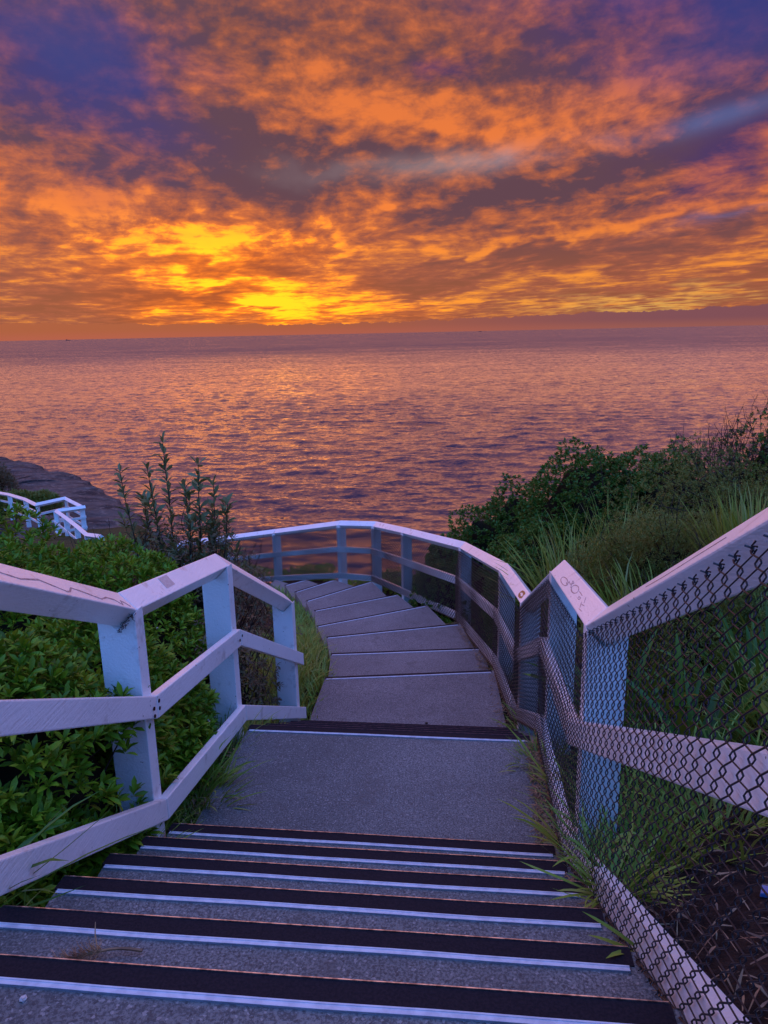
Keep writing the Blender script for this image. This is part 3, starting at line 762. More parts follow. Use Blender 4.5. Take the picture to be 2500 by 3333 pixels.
def rosettes(C, A, k, L, W, spread=(25, 75), rs=None, curl=.25, layers=1, stemback=0.0):
    """k leaves round every centre C with axis A"""
    n = len(C); ref = unit(rs.normal(size=(n, 3))); X_ = unit(np.cross(A, ref)); Y_ = np.cross(A, X_)
    ph = (np.arange(k)[None]*2.39996+rs.random((n, 1))*6.28+rs.normal(0, .2, (n, k)))
    sp = np.radians(spread[0]+(spread[1]-spread[0])*((np.arange(k)[None]+.5)/k)+rs.normal(0, 8, (n, k)))
    D = A[:, None]*np.cos(sp)[..., None]+(X_[:, None]*np.cos(ph)[..., None]+Y_[:, None]*np.sin(ph)[..., None])*np.sin(sp)[..., None]
    P = C[:, None]-A[:, None]*(stemback*(np.arange(k)/k))[None, :, None]
    sz = (.65+.5*rs.random((n, k)))
    return leaf_mesh((P+np.zeros((n, k, 1))).reshape(-1, 3), unit(D.reshape(-1, 3)), (L*sz).ravel(), (W*sz).ravel(), curl, rs=rs)
def blade_mesh(P, az, lean, L, W, seg=6, droop=1.0, rs=None, fold=.0, power=1.6):
    """arching strips: start at P leaning by 'lean' from vertical towards azimuth az, bending over with droop"""
    n = len(P); t = np.linspace(0, 1, seg+1)
    L = np.broadcast_to(L, n); W = np.broadcast_to(W, n); droop = np.broadcast_to(droop, n)
    ang = lean[:, None]+droop[:, None]*t[None]**power
    dx = np.sin(ang); dz = np.cos(ang); ds = (L/seg)[:, None]
    h = np.concatenate([np.zeros((n, 1)), np.cumsum(dx[:, :-1]*ds, 1)], 1); z = np.concatenate([np.zeros((n, 1)), np.cumsum(dz[:, :-1]*ds, 1)], 1)
    a2 = az[:, None]+rs.normal(0, .25, (n, 1))*t[None]**2
    C = np.stack([P[:, :1]+h*np.cos(a2), P[:, 1:2]+h*np.sin(a2), P[:, 2:]+z], -1)
    tw = rs.normal(0, .4, (n, 1))
    S = np.stack([-np.sin(az)[:, None]*np.cos(tw*t), np.cos(az)[:, None]*np.cos(tw*t), np.sin(tw*t)], -1)
    w = W[:, None]*np.minimum(1, .55+1.6*t)*np.sqrt(np.clip(1-t**3, .0004, 1))*.5
    Lf = C-S*w[..., None]; Rt = C+S*w[..., None]
    if fold:
        C2 = C.copy(); C2[..., 2] -= w*fold
        V = np.stack([Lf, C2, Rt], 2).reshape(-1, 3); c = 3
    else: V = np.stack([Lf, Rt], 2).reshape(-1, 3); c = 2
    k = np.arange(seg)*c
    if c == 2: f = np.stack([k, k+1, k+3, k+2], -1)
    else: f = np.concatenate([np.stack([k, k+1, k+4, k+3], -1), np.stack([k+1, k+2, k+5, k+4], -1)])
    F = (np.arange(n)*(seg+1)*c)[:, None, None]+f[None]
    return V, F.reshape(-1, 4)
def lumpy(d, seed, amp=.16):
    r = np.random.default_rng(seed); s = np.zeros(len(d))
    for k in range(7):
        v = r.normal(size=3)*(2.2+k*.9); s += np.sin(d@v+r.uniform(0, 6))/(1+k*.35)
    return 1+amp*s/2.2
def shell(n, c, r, seed, rs, up=-.35, amp=.16, inner=.72):
    d = unit(rs.normal(size=(int(n*1.9), 3))); d = d[d[:, 2] > up][:n]
    rad = lumpy(d, seed, amp)*(inner+(1.0-inner)*rs.random(len(d))**.45)
    P = c+d*r*rad[:, None]
    N = unit(d/np.array(r))
    return P, N
def shrub(name, label, cat, c, r, n, k, L, W, mat, seed, spread=(20, 75), upw=.7, amp=.16, inner=.72, twigs=60, group=None, flowers=0, core=.62, curl=.25, twig_out=0, clipf=None, z0=None, stemback=.02):
    rs = np.random.default_rng(seed); c = np.array(c, float); r = np.array(r, float)
    gz = float(ground(c[0], c[1])) if z0 is None else z0
    root = empty(name, (c[0], c[1], gz)); tag(root, label, cat, group)
    P, N = shell(n, c, r, seed, rs, amp=amp, inner=inner)
    if clipf is not None: q = clipf(P); P, N = P[q], N[q]
    A = unit(N*.8+np.array([0, 0, upw])+rs.normal(0, .28, N.shape))
    V, F = rosettes(P, A, k, L, W, spread, rs, curl, stemback=stemback)
    fastmesh('foliage', V, F, MATS[mat], root)
    # woody stems rising from the base into the crown
    m = MB(); base = np.array([c[0], c[1], gz-.05])
    idx = rs.choice(len(P), min(twigs, len(P)), replace=False)
    for i in idx:
        p = P[i]; b = base+rs.normal(0, .08, 3)*np.array([1, 1, 0]); mid = (b*.45+p*.55)+rs.normal(0, .05, 3)+np.array([0, 0, -.06])
        m.tube([b, (b+mid)/2+rs.normal(0, .03, 3), mid, p], [.012, .008, .005, .002], 4)
    if twig_out:
        for i in rs.choice(len(P), twig_out, replace=False):
            if N[i, 2] < .1: continue
            p = P[i]; d = unit(N[i]*.5+np.array([0, 0, 1.])+rs.normal(0, .3, 3)); l = rs.uniform(.10, .38)
            q = p+d*l; m.tube([p, p+d*l*.5+rs.normal(0, .02, 3), q], [.004, .003, .0015], 4)
            for _ in range(rs.integers(2, 5)):
                t = rs.uniform(.35, .9); s_ = p+d*l*t; m.tube([s_, s_+unit(d*.6+rs.normal(0, .6, 3))*rs.uniform(.03, .11)], [.0022, .001], 3)
    m.build('stems', MATS['bark'], root)
    # added dark lump standing in for the crown's shaded inside, blocks see-through
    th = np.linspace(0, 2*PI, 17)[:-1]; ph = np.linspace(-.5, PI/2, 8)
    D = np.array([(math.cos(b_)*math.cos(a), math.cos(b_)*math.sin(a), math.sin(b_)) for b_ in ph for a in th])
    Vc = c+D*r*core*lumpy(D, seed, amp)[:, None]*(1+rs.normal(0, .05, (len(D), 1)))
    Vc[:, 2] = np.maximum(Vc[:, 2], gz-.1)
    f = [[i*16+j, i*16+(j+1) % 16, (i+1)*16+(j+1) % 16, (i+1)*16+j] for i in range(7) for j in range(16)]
    fastmesh('dark_core', Vc, np.array(f), MATS['shrub_core'], root, smooth=True)
    if flowers:
        m = MB()
        for i in rs.choice(len(P), flowers, replace=False):
            p = P[i]+A[i]*.018
            for a in range(5):
                an = a*1.2566+rs.random(); e1 = unit(np.cross(A[i], [.3, .5, .1])); e2 = np.cross(A[i], e1)
                d = e1*math.cos(an)+e2*math.sin(an); s_ = np.cross(A[i], d)
                m.add([p, p+d*.006-s_*.003, p+d*.010, p+d*.006+s_*.003], [[0, 1, 2, 3]])
        tag(m.build('blossom', MATS['petal'], root), kind='stuff')
    settle(root); return root
def tuft(name, label, cat, xy, n, L, W, mat, seed, spread=.08, lean=(.1, .7), droop=(.4, 1.2), seg=6, fold=0.0, group=None, z=None, azr=None, part='blades'):
    rs = np.random.default_rng(seed); x, y = xy
    gz = float(ground(x, y)) if z is None else z
    root = empty(name, (x, y, gz)); tag(root, label, cat, group)
    az = rs.uniform(0, 2*PI, n) if azr is None else rs.uniform(azr[0], azr[1], n)
    rr_ = spread*np.sqrt(rs.random(n)); P = np.stack([x+rr_*np.cos(az), y+rr_*np.sin(az), np.full(n, gz-.02)], -1)
    V, F = blade_mesh(P, az+rs.normal(0, .3, n), rs.uniform(*lean, n), rs.uniform(L[0], L[1], n), rs.uniform(W[0], W[1], n), seg, rs.uniform(*droop, n), rs, fold)
    fastmesh(part, V, F, MATS[mat], root)
    settle(root); return root

# ------------------------------------------------------------------ left: bright leafy hedge
keep = lambda P: (P[:, 0] < np.interp(P[:, 1], LP[:, 1], LP[:, 0])-.01) | (P[:, 1] > 5.3) | ((P[:, 1] > 2.30) & (P[:, 1] < 2.64) & (P[:, 2] < -1.18) & (P[:, 2] > -1.42))
HG = 'bright green leafy shrubs massed behind the left fence'
hk = dict(n=1700, k=9, L=.060, W=.021, mat='leaf_green', spread=(12, 72), flowers=26, clipf=keep, amp=.14)
shrub('leafy_shrub', 'leafy green shrub at the left edge between the top and middle rails', 'shrub', (-1.62, 2.52, -1.80), (.72, .78, .66), seed=11, **{**hk, 'n': 2500})
shrub('leafy_shrub', 'leafy green shrub filling the space under the middle rail at the left edge', 'shrub', (-1.52, 2.02, -1.93), (.56, .60, .52), seed=12, **{**hk, 'n': 2600})
shrub('leafy_shrub', 'tallest leafy green shrub, rising at the left edge above the top rail', 'shrub', (-2.70, 4.45, -1.98), (.85, .95, .88), seed=13, **{**hk, 'n': 2000})
shrub('leafy_shrub', 'leafy green shrub in front of the twiggy sapling, behind the top rail', 'shrub', (-2.05, 5.05, -2.24), (.76, .85, .78), seed=14, **{**hk, 'n': 1800})
shrub('leafy_shrub', 'leafy green shrub between the first and second post of the left fence', 'shrub', (-1.50, 3.42, -2.02), (.58, .62, .62), seed=15, **{**hk, 'n': 1500})
shrub('leafy_shrub', 'farthest leafy green shrub, below the far white fences', 'shrub', (-3.0, 6.4, -3.0), (1.0, 1.0, .70), seed=16, **{**hk, 'n': 1900})

# ------------------------------------------------------------------ left: tall sapling of grey-green leaves above a brown dry shrub
rs = np.random.default_rng(21)
sx, sy = -1.72, 6.05; sg = float(ground(sx, sy))
sap = empty('sapling', (sx, sy, sg)); tag(sap, 'tall thin sapling with grey-green leaf whorls standing up against the sea', 'sapling')
shoots = [((-1.84, 6.15), -.84), ((-1.52, 6.0), -1.02), ((-2.24, 6.2), -1.10), ((-1.66, 6.1), -1.22), ((-1.38, 5.95), -1.18), ((-1.95, 6.05), -1.06), ((-1.30, 6.0), -1.36), ((-2.06, 6.2), -1.34), ((-1.60, 5.9), -1.48), ((-1.46, 6.15), -1.42)]
m = MB(); C_, A_ = [], []
for (x, y), z in shoots:
    top = np.array([x, y, z]); b = np.array([sx, sy, sg]); K = 12
    kx = b+(top-b)*np.array([.75, .75, .45])
    pts = [b*(1-t)**2+2*kx*t*(1-t)+top*t*t + rs.normal(0, .006, 3) for t in np.linspace(0, 1, K)]
    m.tube(pts, np.linspace(.013, .003, K), 5)
    L_ = np.linalg.norm(top-b)
    u = L_ - np.arange(0, L_*.72, .075); u[1:] += rs.uniform(-.025, .025, len(u)-1)
    for uu in u:
        t = uu/L_; f = t*(K-1); i = min(int(f), K-2); p = np.array(pts[i])*(1-(f-i))+np.array(pts[i+1])*(f-i)
        C_.append(p); A_.append(unit(np.array(pts[min(i+1, K-1)])-np.array(pts[i])+rs.normal(0, .01, 3)))
    # side twigs
    for _ in range(7):
        t = rs.uniform(.35, .86); f = t*(K-1); i = min(int(f), K-2); p = np.array(pts[i]); an = rs.uniform(0, 6.28)
        q = p+np.array([math.cos(an)*.12, math.sin(an)*.12, rs.uniform(.10, .20)]); mq = (p+q)/2+np.array([math.cos(an)*.03, math.sin(an)*.03, -.02])
        m.tube([p, mq, q], [.004, .003, .002], 4); C_.append(q); A_.append(unit(q-mq)); C_.append((q+mq)/2); A_.append(unit(q-mq))
m.build('stem', MATS['bark'], sap, smooth=True)
C_ = np.array(C_); A_ = np.array(A_)
V, F = rosettes(C_, A_, 5, .105, .038, (18, 78), rs, .15, stemback=.03)
fastmesh('foliage', V, F, MATS['leaf_grey'], sap); settle(sap)
shrub('dry_shrub', 'brown dying shrub with curled leaves round the foot of the sapling', 'shrub', (-1.62, 5.95, -2.30), (.72, .55, .78), 1500, 5, .042, .016, 'leaf_brown', 22, spread=(20, 90), upw=.3, amp=.24, inner=.45, twigs=160, core=.3, curl=.5, twig_out=60)
shrub('dry_shrub', 'brown shrub behind the second post of the left fence, above the grass', 'shrub', (-1.25, 4.95, -2.62), (.42, .42, .62), 900, 5, .040, .015, 'leaf_brown', 23, spread=(20, 90), upw=.3, amp=.22, inner=.5, twigs=90, core=.4, curl=.5,
      clipf=lambda P: P[:, 0] < np.interp(P[:, 1], LP[:, 1], LP[:, 0])-.02)
# thin bare weeds standing beside the sapling
m = MB(); wb = empty('bare_weed', (-2.35, 5.9, float(ground(-2.35, 5.9)))); tag(wb, 'bare dark weed stalks between the far fence and the sapling', 'weed')
for k in range(9):
    b = np.array([-2.35+rs.normal(0, .1), 5.9+rs.normal(0, .1), -2.6]); t = np.array([-2.42+rs.normal(0, .16), 5.9, -1.62+rs.normal(0, .10)])
    m.tube([b, (b+t)/2+rs.normal(0, .03, 3), t], [.004, .003, .0015], 4)
    for _ in range(5):
        q = b+(t-b)*rs.uniform(.5, .98); m.tube([q, q+rs.normal(0, .03, 3)+np.array([0, 0, .03])], [.002, .001], 3)
m.build('stalks', MATS['bark'], wb); settle(wb)

# ------------------------------------------------------------------ right: dark coastal hedge along the skyline
rk = dict(k=8, L=.045, W=.026, mat='leaf_dark', spread=(15, 80), amp=.30, inner=.72, core=.74)
shrub('coastal_shrub', 'lowest dark shrub of the right bank, just behind the farthest curve of the fence', 'shrub', (1.25, 10.9, -3.65), (.75, .8, .72), 2000, seed=31, **rk)
shrub('coastal_shrub', 'dark rounded shrub sloping down to the fence below the skyline', 'shrub', (1.95, 10.0, -3.15), (.95, .9, .95), 2600, seed=32, **rk)
shrub('coastal_shrub', 'big dark green shrub with the rounded top against the sea', 'shrub', (2.72, 9.0, -2.60), (.95, .9, 1.08), 3400, seed=33, **rk)
shrub('coastal_shrub', 'dark shadowy shrub below the big rounded one, behind the spiky tussock', 'shrub', (1.75, 8.2, -3.2), (.78, 1.15, .98), 2400, seed=34, **rk)
shrub('coastal_shrub', 'dark shrub between the big rounded shrub and the bare twiggy one', 'shrub', (3.35, 8.5, -2.42), (.75, .7, .88), 1900, seed=35, twig_out=60, **rk)
shrub('twiggy_shrub', 'half bare twiggy shrub on the right skyline with branches sticking up', 'shrub', (3.85, 8.2, -2.0), (.75, .6, .78), 520, 6, .040, .020, 'leaf_brown', 36, amp=.25, inner=.6, twigs=260, twig_out=320, core=.5)
shrub('twiggy_shrub', 'highest dark shrub at the right edge, with thin branches above it', 'shrub', (4.62, 8.1, -1.72), (.78, .6, .88), 1000, 7, .042, .022, 'leaf_dark', 37, amp=.25, inner=.6, twigs=200, twig_out=200, core=.55)
shrub('coastal_shrub', 'dark shrub low behind the right fence where the lower steps begin to turn', 'shrub', (1.35, 7.05, -3.05), (.32, 1.1, .72), 1300, seed=38, **{**rk, 'L': .036})
shrub('coastal_shrub', 'small dark shrub behind the farthest right posts, hanging beside the treads', 'shrub', (.78, 10.0, -3.85), (.42, .85, .62), 1100, seed=39, **{**rk, 'L': .036})
# fine leaved grey green shrubs
fk = dict(k=7, L=.026, W=.008, mat='leaf_fuzzy', spread=(10, 80), amp=.42, inner=.55, core=.42, twig_out=30)
shrub('fine_leaved_shrub', 'fuzzy grey-green shrub at the right edge under the twiggy skyline', 'shrub', (3.55, 6.8, -2.02), (.98, .75, .92), 8000, seed=41, **fk)
shrub('fine_leaved_shrub', 'fuzzy grey-green shrub between the two spiky tussocks', 'shrub', (2.30, 5.7, -2.0), (.85, .6, .58), 8000, seed=42, **fk)
shrub('fine_leaved_shrub', 'low fuzzy olive shrub just above the near right handrail', 'shrub', (2.05, 4.5, -2.0), (.75, .6, .48), 7500, seed=43, **fk)
# spiky tussocks
tuft('grass_tussock', 'spiky tussock behind the dip of the right handrail, leaning over it', 'tussock', (1.55, 5.95), 230, (.40, .92), (.008, .014), 'grass_tussock', 51, .16, (.05, 1.0), (.1, .7))
tuft('grass_tussock', 'large upright tussock of pale-tipped blades near the right edge', 'tussock', (2.75, 5.15), 420, (.45, .80), (.008, .015), 'grass_tussock', 52, .30, (.03, .6), (.05, .6))
tuft('grass_tussock', 'tussock half hidden by the fuzzy shrub, its thin blades fanning left', 'tussock', (2.15, 6.5), 110, (.5, .85), (.005, .009), 'grass_tussock', 53, .2, (.05, .8), (.1, .6))
tuft('grass_tussock', 'low tussock above the scribbled rail of the right fence', 'tussock', (1.62, 4.55), 240, (.28, .55), (.009, .016), 'grass_tussock', 54, .30, (.1, .8), (.2, .8))
tuft('grass_tussock', 'blue-green tussock in shade behind the first tussock', 'tussock', (1.9, 7.1), 90, (.5, .9), (.005, .009), 'grass_tussock', 55, .2, (.1, .9), (.1, .5))
# strap-leaved plants behind the near mesh
for i, (xy, n, lab) in enumerate([((1.50, 3.25), 46, 'strap-leaved plant behind the near mesh, right of the white post'), ((1.62, 2.55), 42, 'strap-leaved plant behind the near mesh at the right edge'),
                                  ((1.30, 3.75), 34, 'strap-leaved plant behind the peak of the right handrail'), ((1.95, 3.5), 40, 'strap-leaved plant farthest up the bank, seen above the near handrail')]):
    tuft('strap_leaved_plant', lab, 'plant', xy, n, (.40, .70), (.026, .045), 'strap_leaf', 60+i, .14, (.1, .8), (.3, 1.3), 8, .5)
tuft('grass_tuft', 'long thin grass behind the near mesh, above the bare soil', 'grass', (1.22, 2.95), 260, (.2, .5), (.004, .008), 'grass_blade', 66, .35, (.2, 1.1), (.3, 1.3))
tuft('grass_tuft', 'grass filling the gap above the strap leaves at the right edge', 'grass', (2.1, 3.0), 420, (.25, .55), (.005, .009), 'grass_tussock', 67, .45, (.1, .9), (.3, 1.1))
tuft('grass_tuft', 'grass on the bank just above the near right rail', 'grass', (1.9, 3.95), 420, (.2, .42), (.005, .009), 'grass_tussock', 68, .45, (.1, .9), (.3, 1.1))

tuft('grass_tuft', 'grass standing in front of the near white post of the mesh fence, hiding its foot', 'grass', (.84, 2.26), 150, (.25, .50), (.007, .013), 'grass_blade', 70, .10, (.05, .7), (.2, .9), z=-1.98)
tuft('grass_tuft', 'dark grass mound behind the near mesh, between rail and soil', 'grass', (1.25, 2.45), 330, (.18, .45), (.006, .012), 'grass_blade', 69, .30, (.2, 1.2), (.3, 1.3))
tuft('grass_tussock', 'broad-bladed tussock rising just behind the near right handrail at the photo edge', 'tussock', (2.45, 4.25), 220, (.30, .60), (.010, .018), 'grass_tussock', 57, .30, (.1, .8), (.2, .8))
tuft('grass_tussock', 'broad-bladed tussock between the scribbled rail and the fuzzy shrub', 'tussock', (1.95, 4.95), 200, (.35, .66), (.010, .018), 'grass_tussock', 58, .28, (.1, .8), (.2, .8))
# ------------------------------------------------------------------ grass verges (nobody could count them)
def verge(name, label, pts, n, L, W, mat, seed, lean=(.1, .9), droop=(.3, 1.2), fn=None, seg=5):
    """pts: function rs,n -> x,y"""
    rs = np.random.default_rng(seed); x, y = pts(rs, n); z = ground(x, y)+(fn(x, y) if fn else 0)
    P = np.stack([x, y, z-.01], -1); az = rs.uniform(0, 2*PI, len(x))
    V, F = blade_mesh(P, az, rs.uniform(*lean, len(x)), rs.uniform(L[0], L[1], len(x)), rs.uniform(W[0], W[1], len(x)), seg, rs.uniform(*droop, len(x)), rs)
    o = fastmesh(name, V, F, MATS[mat]); tag(o, label, 'grass', kind='stuff'); return o
def strip_pts(poly, wl, wr):
    """points along polyline, offset between wl and wr to its right"""
    poly = np.array(poly, float); d = np.concatenate([[0], np.cumsum(np.linalg.norm(poly[1:]-poly[:-1], axis=1))])
    def f(rs, n):
        s = rs.random(n)*d[-1]; x = np.interp(s, d, poly[:, 0]); y = np.interp(s, d, poly[:, 1])
        i = np.clip(np.searchsorted(d, s, side='right')-1, 0, len(poly)-2); t = unit(poly[i+1]-poly[i])
        o = wl+(wr-wl)*rs.random(n); return x+t[:, 1]*o, y-t[:, 0]*o
    return f
LE = [(-.80, 4.3), (-.70, 5.0), (-.62, 5.6), (-.60, 6.1), (-.60, 6.9), (-.70, 7.7), (-.88, 8.5), (-1.02, 9.5), (-1.25, 10.4), (-1.55, 11.3), (-1.9, 12.2)]
verge('grass', 'green grass verge along the left edge of the lower path', strip_pts(LE, -.42, .05), 4600, (.08, .24), (.005, .010), 'grass_blade', 71)
verge('grass', 'taller grass between the dry shrub and the lower path', strip_pts(LE[:7], -.75, -.10), 2600, (.18, .42), (.005, .010), 'grass_tussock', 72)
verge('grass', 'shaded long grass under the left fence', strip_pts([(-.98, 2.3), (-.92, 3.0), (-.84, 3.9), (-.76, 4.6)], -.38, -.02), 2600, (.12, .36), (.004, .009), 'grass_blade', 73)
verge('grass', 'thin grass under the left fence beside the top steps', strip_pts([(-1.1, .9), (-1.06, 1.6), (-1.0, 2.4)], -.4, -.02), 900, (.08, .24), (.004, .008), 'grass_blade', 74)
verge('grass', 'grass below the shrubs behind the left fence', lambda rs, n: (rs.uniform(-3.4, -1.2, n), rs.uniform(2.5, 8, n)), 4000, (.12, .3), (.004, .008), 'grass_blade', 75)
verge('grass', 'sparse grass on the soil bank behind the right fence', lambda rs, n: (rs.uniform(1.0, 3.6, n), rs.uniform(2.4, 9, n)), 6500, (.08, .30), (.003, .007), 'grass_tussock', 76)
# dark foot of the bank seen through the mesh and hedge past the fence's far curve
def far_strip(rs, n):
    f = strip_pts([(-5.5, 15.6), (-3.4, 14.9), (-2.3, 13.9), (-.9, 12.55), (-.2, 12.1), (.4, 11.1)], -.55, -.05); x, y = f(rs, n); return x, y
rs = np.random.default_rng(81); x, y = far_strip(rs, 2600); z = ground(x, y)+rs.uniform(.0, .30, 2600)
z = np.maximum(z, -4.75)
A = unit(rs.normal(0, .45, (2600, 3))+np.array([0, 0, 1.]))
V, F = rosettes(np.stack([x, y, z], -1), A, 7, .045, .020, (15, 80), rs, .25, stemback=.05)
tag(fastmesh('ground_cover', V, F, MATS['leaf_green']), 'low green ground cover just beyond the farthest bend of the fence', 'ground cover', kind='stuff')
rs = np.random.default_rng(82); x, y = strip_pts([(.92, 8.7), (.3, 10.35), (-.15, 11.5), (-.8, 11.95)], -.25, .05)(rs, 420); z = np.interp(y, PATHY, PATHZ)-.02+rs.uniform(0, .12, 420)
V, F = rosettes(np.stack([x, y, z], -1), unit(rs.normal(0, .5, (420, 3))+np.array([0, 0, 1.])), 6, .040, .022, (15, 85), rs, .25)
tag(fastmesh('ground_cover', V, F, MATS['leaf_green']), 'creeping leaves spilling under the bottom rail onto the turning steps', 'ground cover', kind='stuff')

# ------------------------------------------------------------------ litter and mulch beside the treads
def litter(label, fpts, n, L, seed, mat='straw', lift=.0, zf=None):
    rs = np.random.default_rng(seed); x, y = fpts(rs, n); m = MB()
    z = (ground(x, y) if zf is None else zf(x, y))+.008+lift
    for i in range(n):
        a = rs.uniform(0, PI); l = rs.uniform(*L); w = rs.uniform(.0012, .004); t = rs.normal(0, .25)
        d = np.array([math.cos(a), math.sin(a), math.sin(t)*.7])*l/2; s_ = np.array([-math.sin(a), math.cos(a), rs.normal(0, .4)])*w
        p = np.array([x[i], y[i], z[i]+abs(rs.normal(0, .006))]); b = np.array([0, 0, rs.uniform(0, .012)])
        m.add([p-d-s_*.4, p-d+s_*.4, p+b+s_, p+b-s_, p+d+s_*.2, p+d-s_*.2], [[0, 1, 2, 3], [3, 2, 4, 5]])
    o = m.build('dry_litter', MATS[mat]); tag(o, label, 'leaf litter', kind='stuff')
RE = [(.60, 1.0), (.66, 1.9), (.72, 2.6), (.78, 3.2), (.85, 3.75)]
onz = lambda x, y: np.interp(y, PATHY, PATHZ)-.05
litter('dry straw and leaf litter along the right edge of the first landing', strip_pts([(.60, 2.60), (.68, 3.1), (.75, 3.65)], .0, .17), 1300, (.02, .09), 91, zf=lambda x, y: -2.185+0*x)
litter('bark mulch along the right edge of the lower landing', strip_pts([(.94, 5.05), (1.0, 6.3), (.96, 7.6), (.80, 8.5)], -.10, .10), 1500, (.02, .07), 92, lift=.0, zf=lambda x, y: np.interp(y, [5.0, 6.1, 6.3, 7, 7.2, 8, 8.2, 9], [-3.02, -3.02, -3.17, -3.17, -3.33, -3.33, -3.49, -3.49]))
litter('straw and dead leaves on the dark soil behind the near mesh', lambda rs, n: (rs.uniform(.62, 2.2, n), rs.uniform(.7, 3.4, n)), 900, (.02, .12), 93)
litter('dead grass lying at the right end of the top steps', strip_pts([(.57, 1.0), (.62, 1.7), (.68, 2.5)], -.05, .06), 420, (.02, .07), 94, zf=lambda x, y: -1.21-.543*np.clip(y-1.02, -1, 1.6)-.02)
litter('dry grass beside the left end of the first landing', strip_pts([(-.92, 2.75), (-.86, 3.1), (-.82, 3.7)], -.12, .07), 380, (.03, .10), 95, zf=lambda x, y: -2.225+0*x)

# ------------------------------------------------------------------ weeds at the fence foot and blades over the steps
tuft('weed', 'leafy green weed covering the right end of the third step from the bottom', 'weed', (.665, 1.86), 90, (.10, .24), (.007, .013), 'grass_blade', 101, .07, (.3, 1.2), (.3, 1.3), z=-1.60)
tuft('weed', 'arching green weed blades at the right end of the fourth step', 'weed', (.685, 2.16), 24, (.10, .20), (.009, .015), 'grass_blade', 102, .04, (.2, 1.0), (.6, 1.6), z=-1.72, fold=.4)
tuft('weed', 'weed with two long blades lying over the top of the landing edge, right side', 'weed', (.73, 2.50), 8, (.22, .42), (.010, .016), 'grass_yellow', 103, .03, (.5, 1.0), (.7, 1.1), z=-2.02, azr=(2.6, 3.5), fold=.4)
tuft('weed', 'yellow-green blades leaning out through the mesh below the white post', 'weed', (.86, 3.02), 22, (.25, .55), (.012, .020), 'grass_yellow', 104, .05, (.0, .6), (.2, .9), z=-2.20, fold=.4, azr=(2.0, 4.6))
tuft('weed', 'small clump of green weed on the right edge of the first landing', 'weed', (.80, 3.42), 150, (.08, .20), (.004, .008), 'grass_blade', 105, .10, (.3, 1.3), (.3, 1.3), z=-2.20)
tuft('weed', 'thin blades poking through the mesh beside the lower landing', 'weed', (.98, 4.6), 14, (.20, .38), (.006, .010), 'grass_blade', 106, .05, (.5, 1.1), (.3, .9), z=-2.75, azr=(2.4, 3.8))
tuft('weed', 'single broad green blade over the second step from the bottom, right end', 'weed', (.60, 1.42), 3, (.14, .20), (.014, .018), 'grass_blade', 107, .02, (.8, 1.1), (.5, .9), z=-1.40, azr=(2.8, 3.4), fold=.4)
tuft('weed', 'long arching green blades reaching from the left over the third and fourth steps', 'weed', (-1.22, 1.72), 9, (.42, .62), (.011, .017), 'strap_leaf', 108, .05, (.55, .95), (.5, 1.0), z=-1.58, azr=(-.5, .55), fold=.4)
tuft('weed', 'grass blades leaning against the left edge of the first landing', 'weed', (-.96, 3.2), 60, (.18, .40), (.006, .011), 'grass_blade', 109, .12, (.3, 1.0), (.4, 1.2), z=-2.24, azr=(-1.2, 1.3))
tuft('weed', 'yellowing grass at the foot of the second left post', 'weed', (-.80, 4.15), 120, (.08, .2), (.004, .008), 'grass_yellow', 110, .12, (.3, 1.2), (.3, 1.2), z=-2.45)

# dry twig on the step, pebbles, scrap of blue plastic
rs = np.random.default_rng(120)
tz = -(H0)-R*1+.004
tw = empty('dry_twig', (-.55, 1.30, tz)); tag(tw, 'dry brown frond lying on the second step from the bottom, left side', 'twig')
m = MB(); st = np.array([-.572, 1.408, tz+.012]); en = np.array([-.77, 1.388, tz+.010])
pts = [st+(en-st)*t+np.array([0, .008*math.sin(t*5), .006*math.sin(t*4)]) for t in np.linspace(0, 1, 9)]
m.tube(pts, np.linspace(.0042, .0015, 9), 5); m.build('stem', MATS['straw'], tw)
m = MB()
for k in range(170):
    t = rs.uniform(.42, 1.0); i = min(int(t*8), 7); p = pts[i]+(pts[i+1]-pts[i])*(t*8-i)
    d = unit(en-st)*rs.uniform(.4, 1.2)+np.array([rs.normal(0, .4), rs.normal(0, .8), rs.uniform(.0, .55)]); d = unit(d)*rs.uniform(.012, .045)
    m.tube([p, p+d*.5+rs.normal(0, .002, 3), p+d+np.array([0, 0, -.002])], [.0012, .0009, .0004], 3)
b = pts[4]; m.tube([b, b+np.array([-.015, .03, .02]), b+np.array([-.02, .05, .035])], [.002, .0015, .0008], 4)
m.build('frond', MATS['straw'], tw); settle(tw)
def pebble(label, x, y, z, s, mat='pebble'):
    bm = bmesh.new(); bmesh.ops.create_icosphere(bm, subdivisions=2, radius=s)
    for v in bm.verts:
        v.co *= 1+.22*math.sin(v.co.x*900+v.co.y*700*s)+.1*math.sin(v.co.z*1300); v.co.z *= .55
    me = bpy.data.meshes.new('pebble'); bm.to_mesh(me); bm.free()
    o = link(me, 'pebble', MATS[mat]); o.location = (x, y, z+s*.4); return tag(o, label, 'pebble')
pebble('white pebble on the nearest step at the lower left', -.699, 1.145, -1.209, .007)
pebble('small dark stone on the lower landing near its right end', .30, 5.28, -3.002, .012, 'bark')
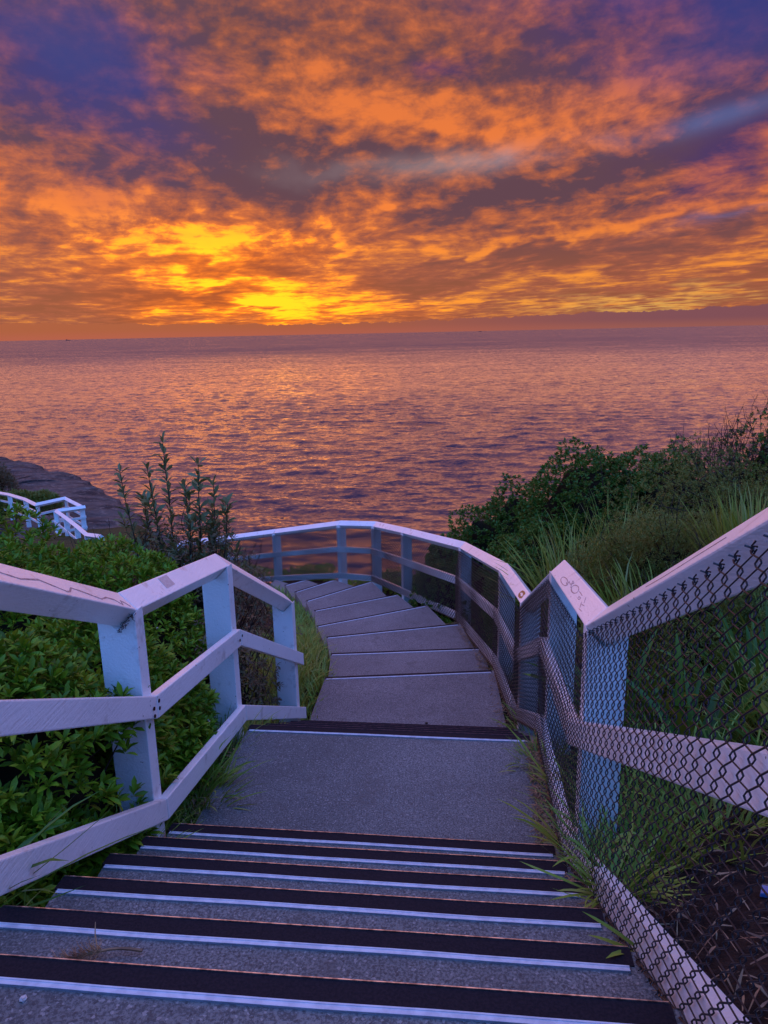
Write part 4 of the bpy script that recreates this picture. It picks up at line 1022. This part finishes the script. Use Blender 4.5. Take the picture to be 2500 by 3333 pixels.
pebble('pale pebble at the left end of the landing edge', -.80, 2.90, -2.187, .008)
m = MB(); bz = float(ground(1.09, 1.82))+.01; bx, by = .16, .48
m.prism([(x+bx, y+by, z) for x, y, z in ((.90, 1.33, bz), (.94, 1.32, bz), (.96, 1.355, bz+.004), (.925, 1.37, bz))], [(x+bx, y+by, z) for x, y, z in ((.902, 1.332, bz+.012), (.94, 1.322, bz+.018), (.957, 1.354, bz+.012), (.925, 1.368, bz+.01))])
tag(m.build('plastic_scrap', MATS['blue_plastic'], bevel=.002), 'scrap of blue plastic on the soil behind the near mesh', 'litter')

# ------------------------------------------------------------------ scrub on the far headland
for i, (c, r, lab) in enumerate([((-30.5, 52, -9.9), (4.2, 3.0, 1.9), 'brown heath bush on the rock above the far fence at the left edge'),
                                 ((-19.9, 40.0, -9.0), (1.9, 1.5, .75), 'smaller olive heath bush just behind the far fence'),
                                 ((-26.5, 46.0, -10.0), (2.8, 1.8, .9), 'straw-coloured heath bush between the brown one and the olive one')]):
    shrub('heath_bush', lab, 'bush', c, r, 2600, 6, .26, .05, ('leaf_brown', 'leaf_fuzzy', 'leaf_fuzzy')[i], 130+i, spread=(10, 60), upw=1.0, amp=.2, twigs=30, core=.8, z0=c[2]-.6)

# repeats of one kind share a group
GROUPS = {'leafy_shrub': HG, 'coastal_shrub': 'dark coastal shrubs on the right bank', 'twiggy_shrub': 'twiggy shrubs on the right skyline',
          'fine_leaved_shrub': 'fuzzy fine-leaved shrubs behind the right handrail', 'grass_tussock': 'spiky grass tussocks on the right bank',
          'strap_leaved_plant': 'strap-leaved plants behind the near mesh', 'dry_shrub': 'brown dry shrubs behind the left fence',
          'heath_bush': 'heath bushes on the far headland', 'weed': 'weeds at the foot of the fences', 'grass_tuft': 'grass tufts behind the near mesh',
          'cargo_ship': 'ships on the horizon', 'pebble': 'loose stones on the concrete', 'post_and_rail_fence': 'white post and rail fences'}
for o in bpy.data.objects:
    k = o.name.split('.')[0]
    if o.parent is None and k in GROUPS and 'category' in o: o['group'] = GROUPS[k]
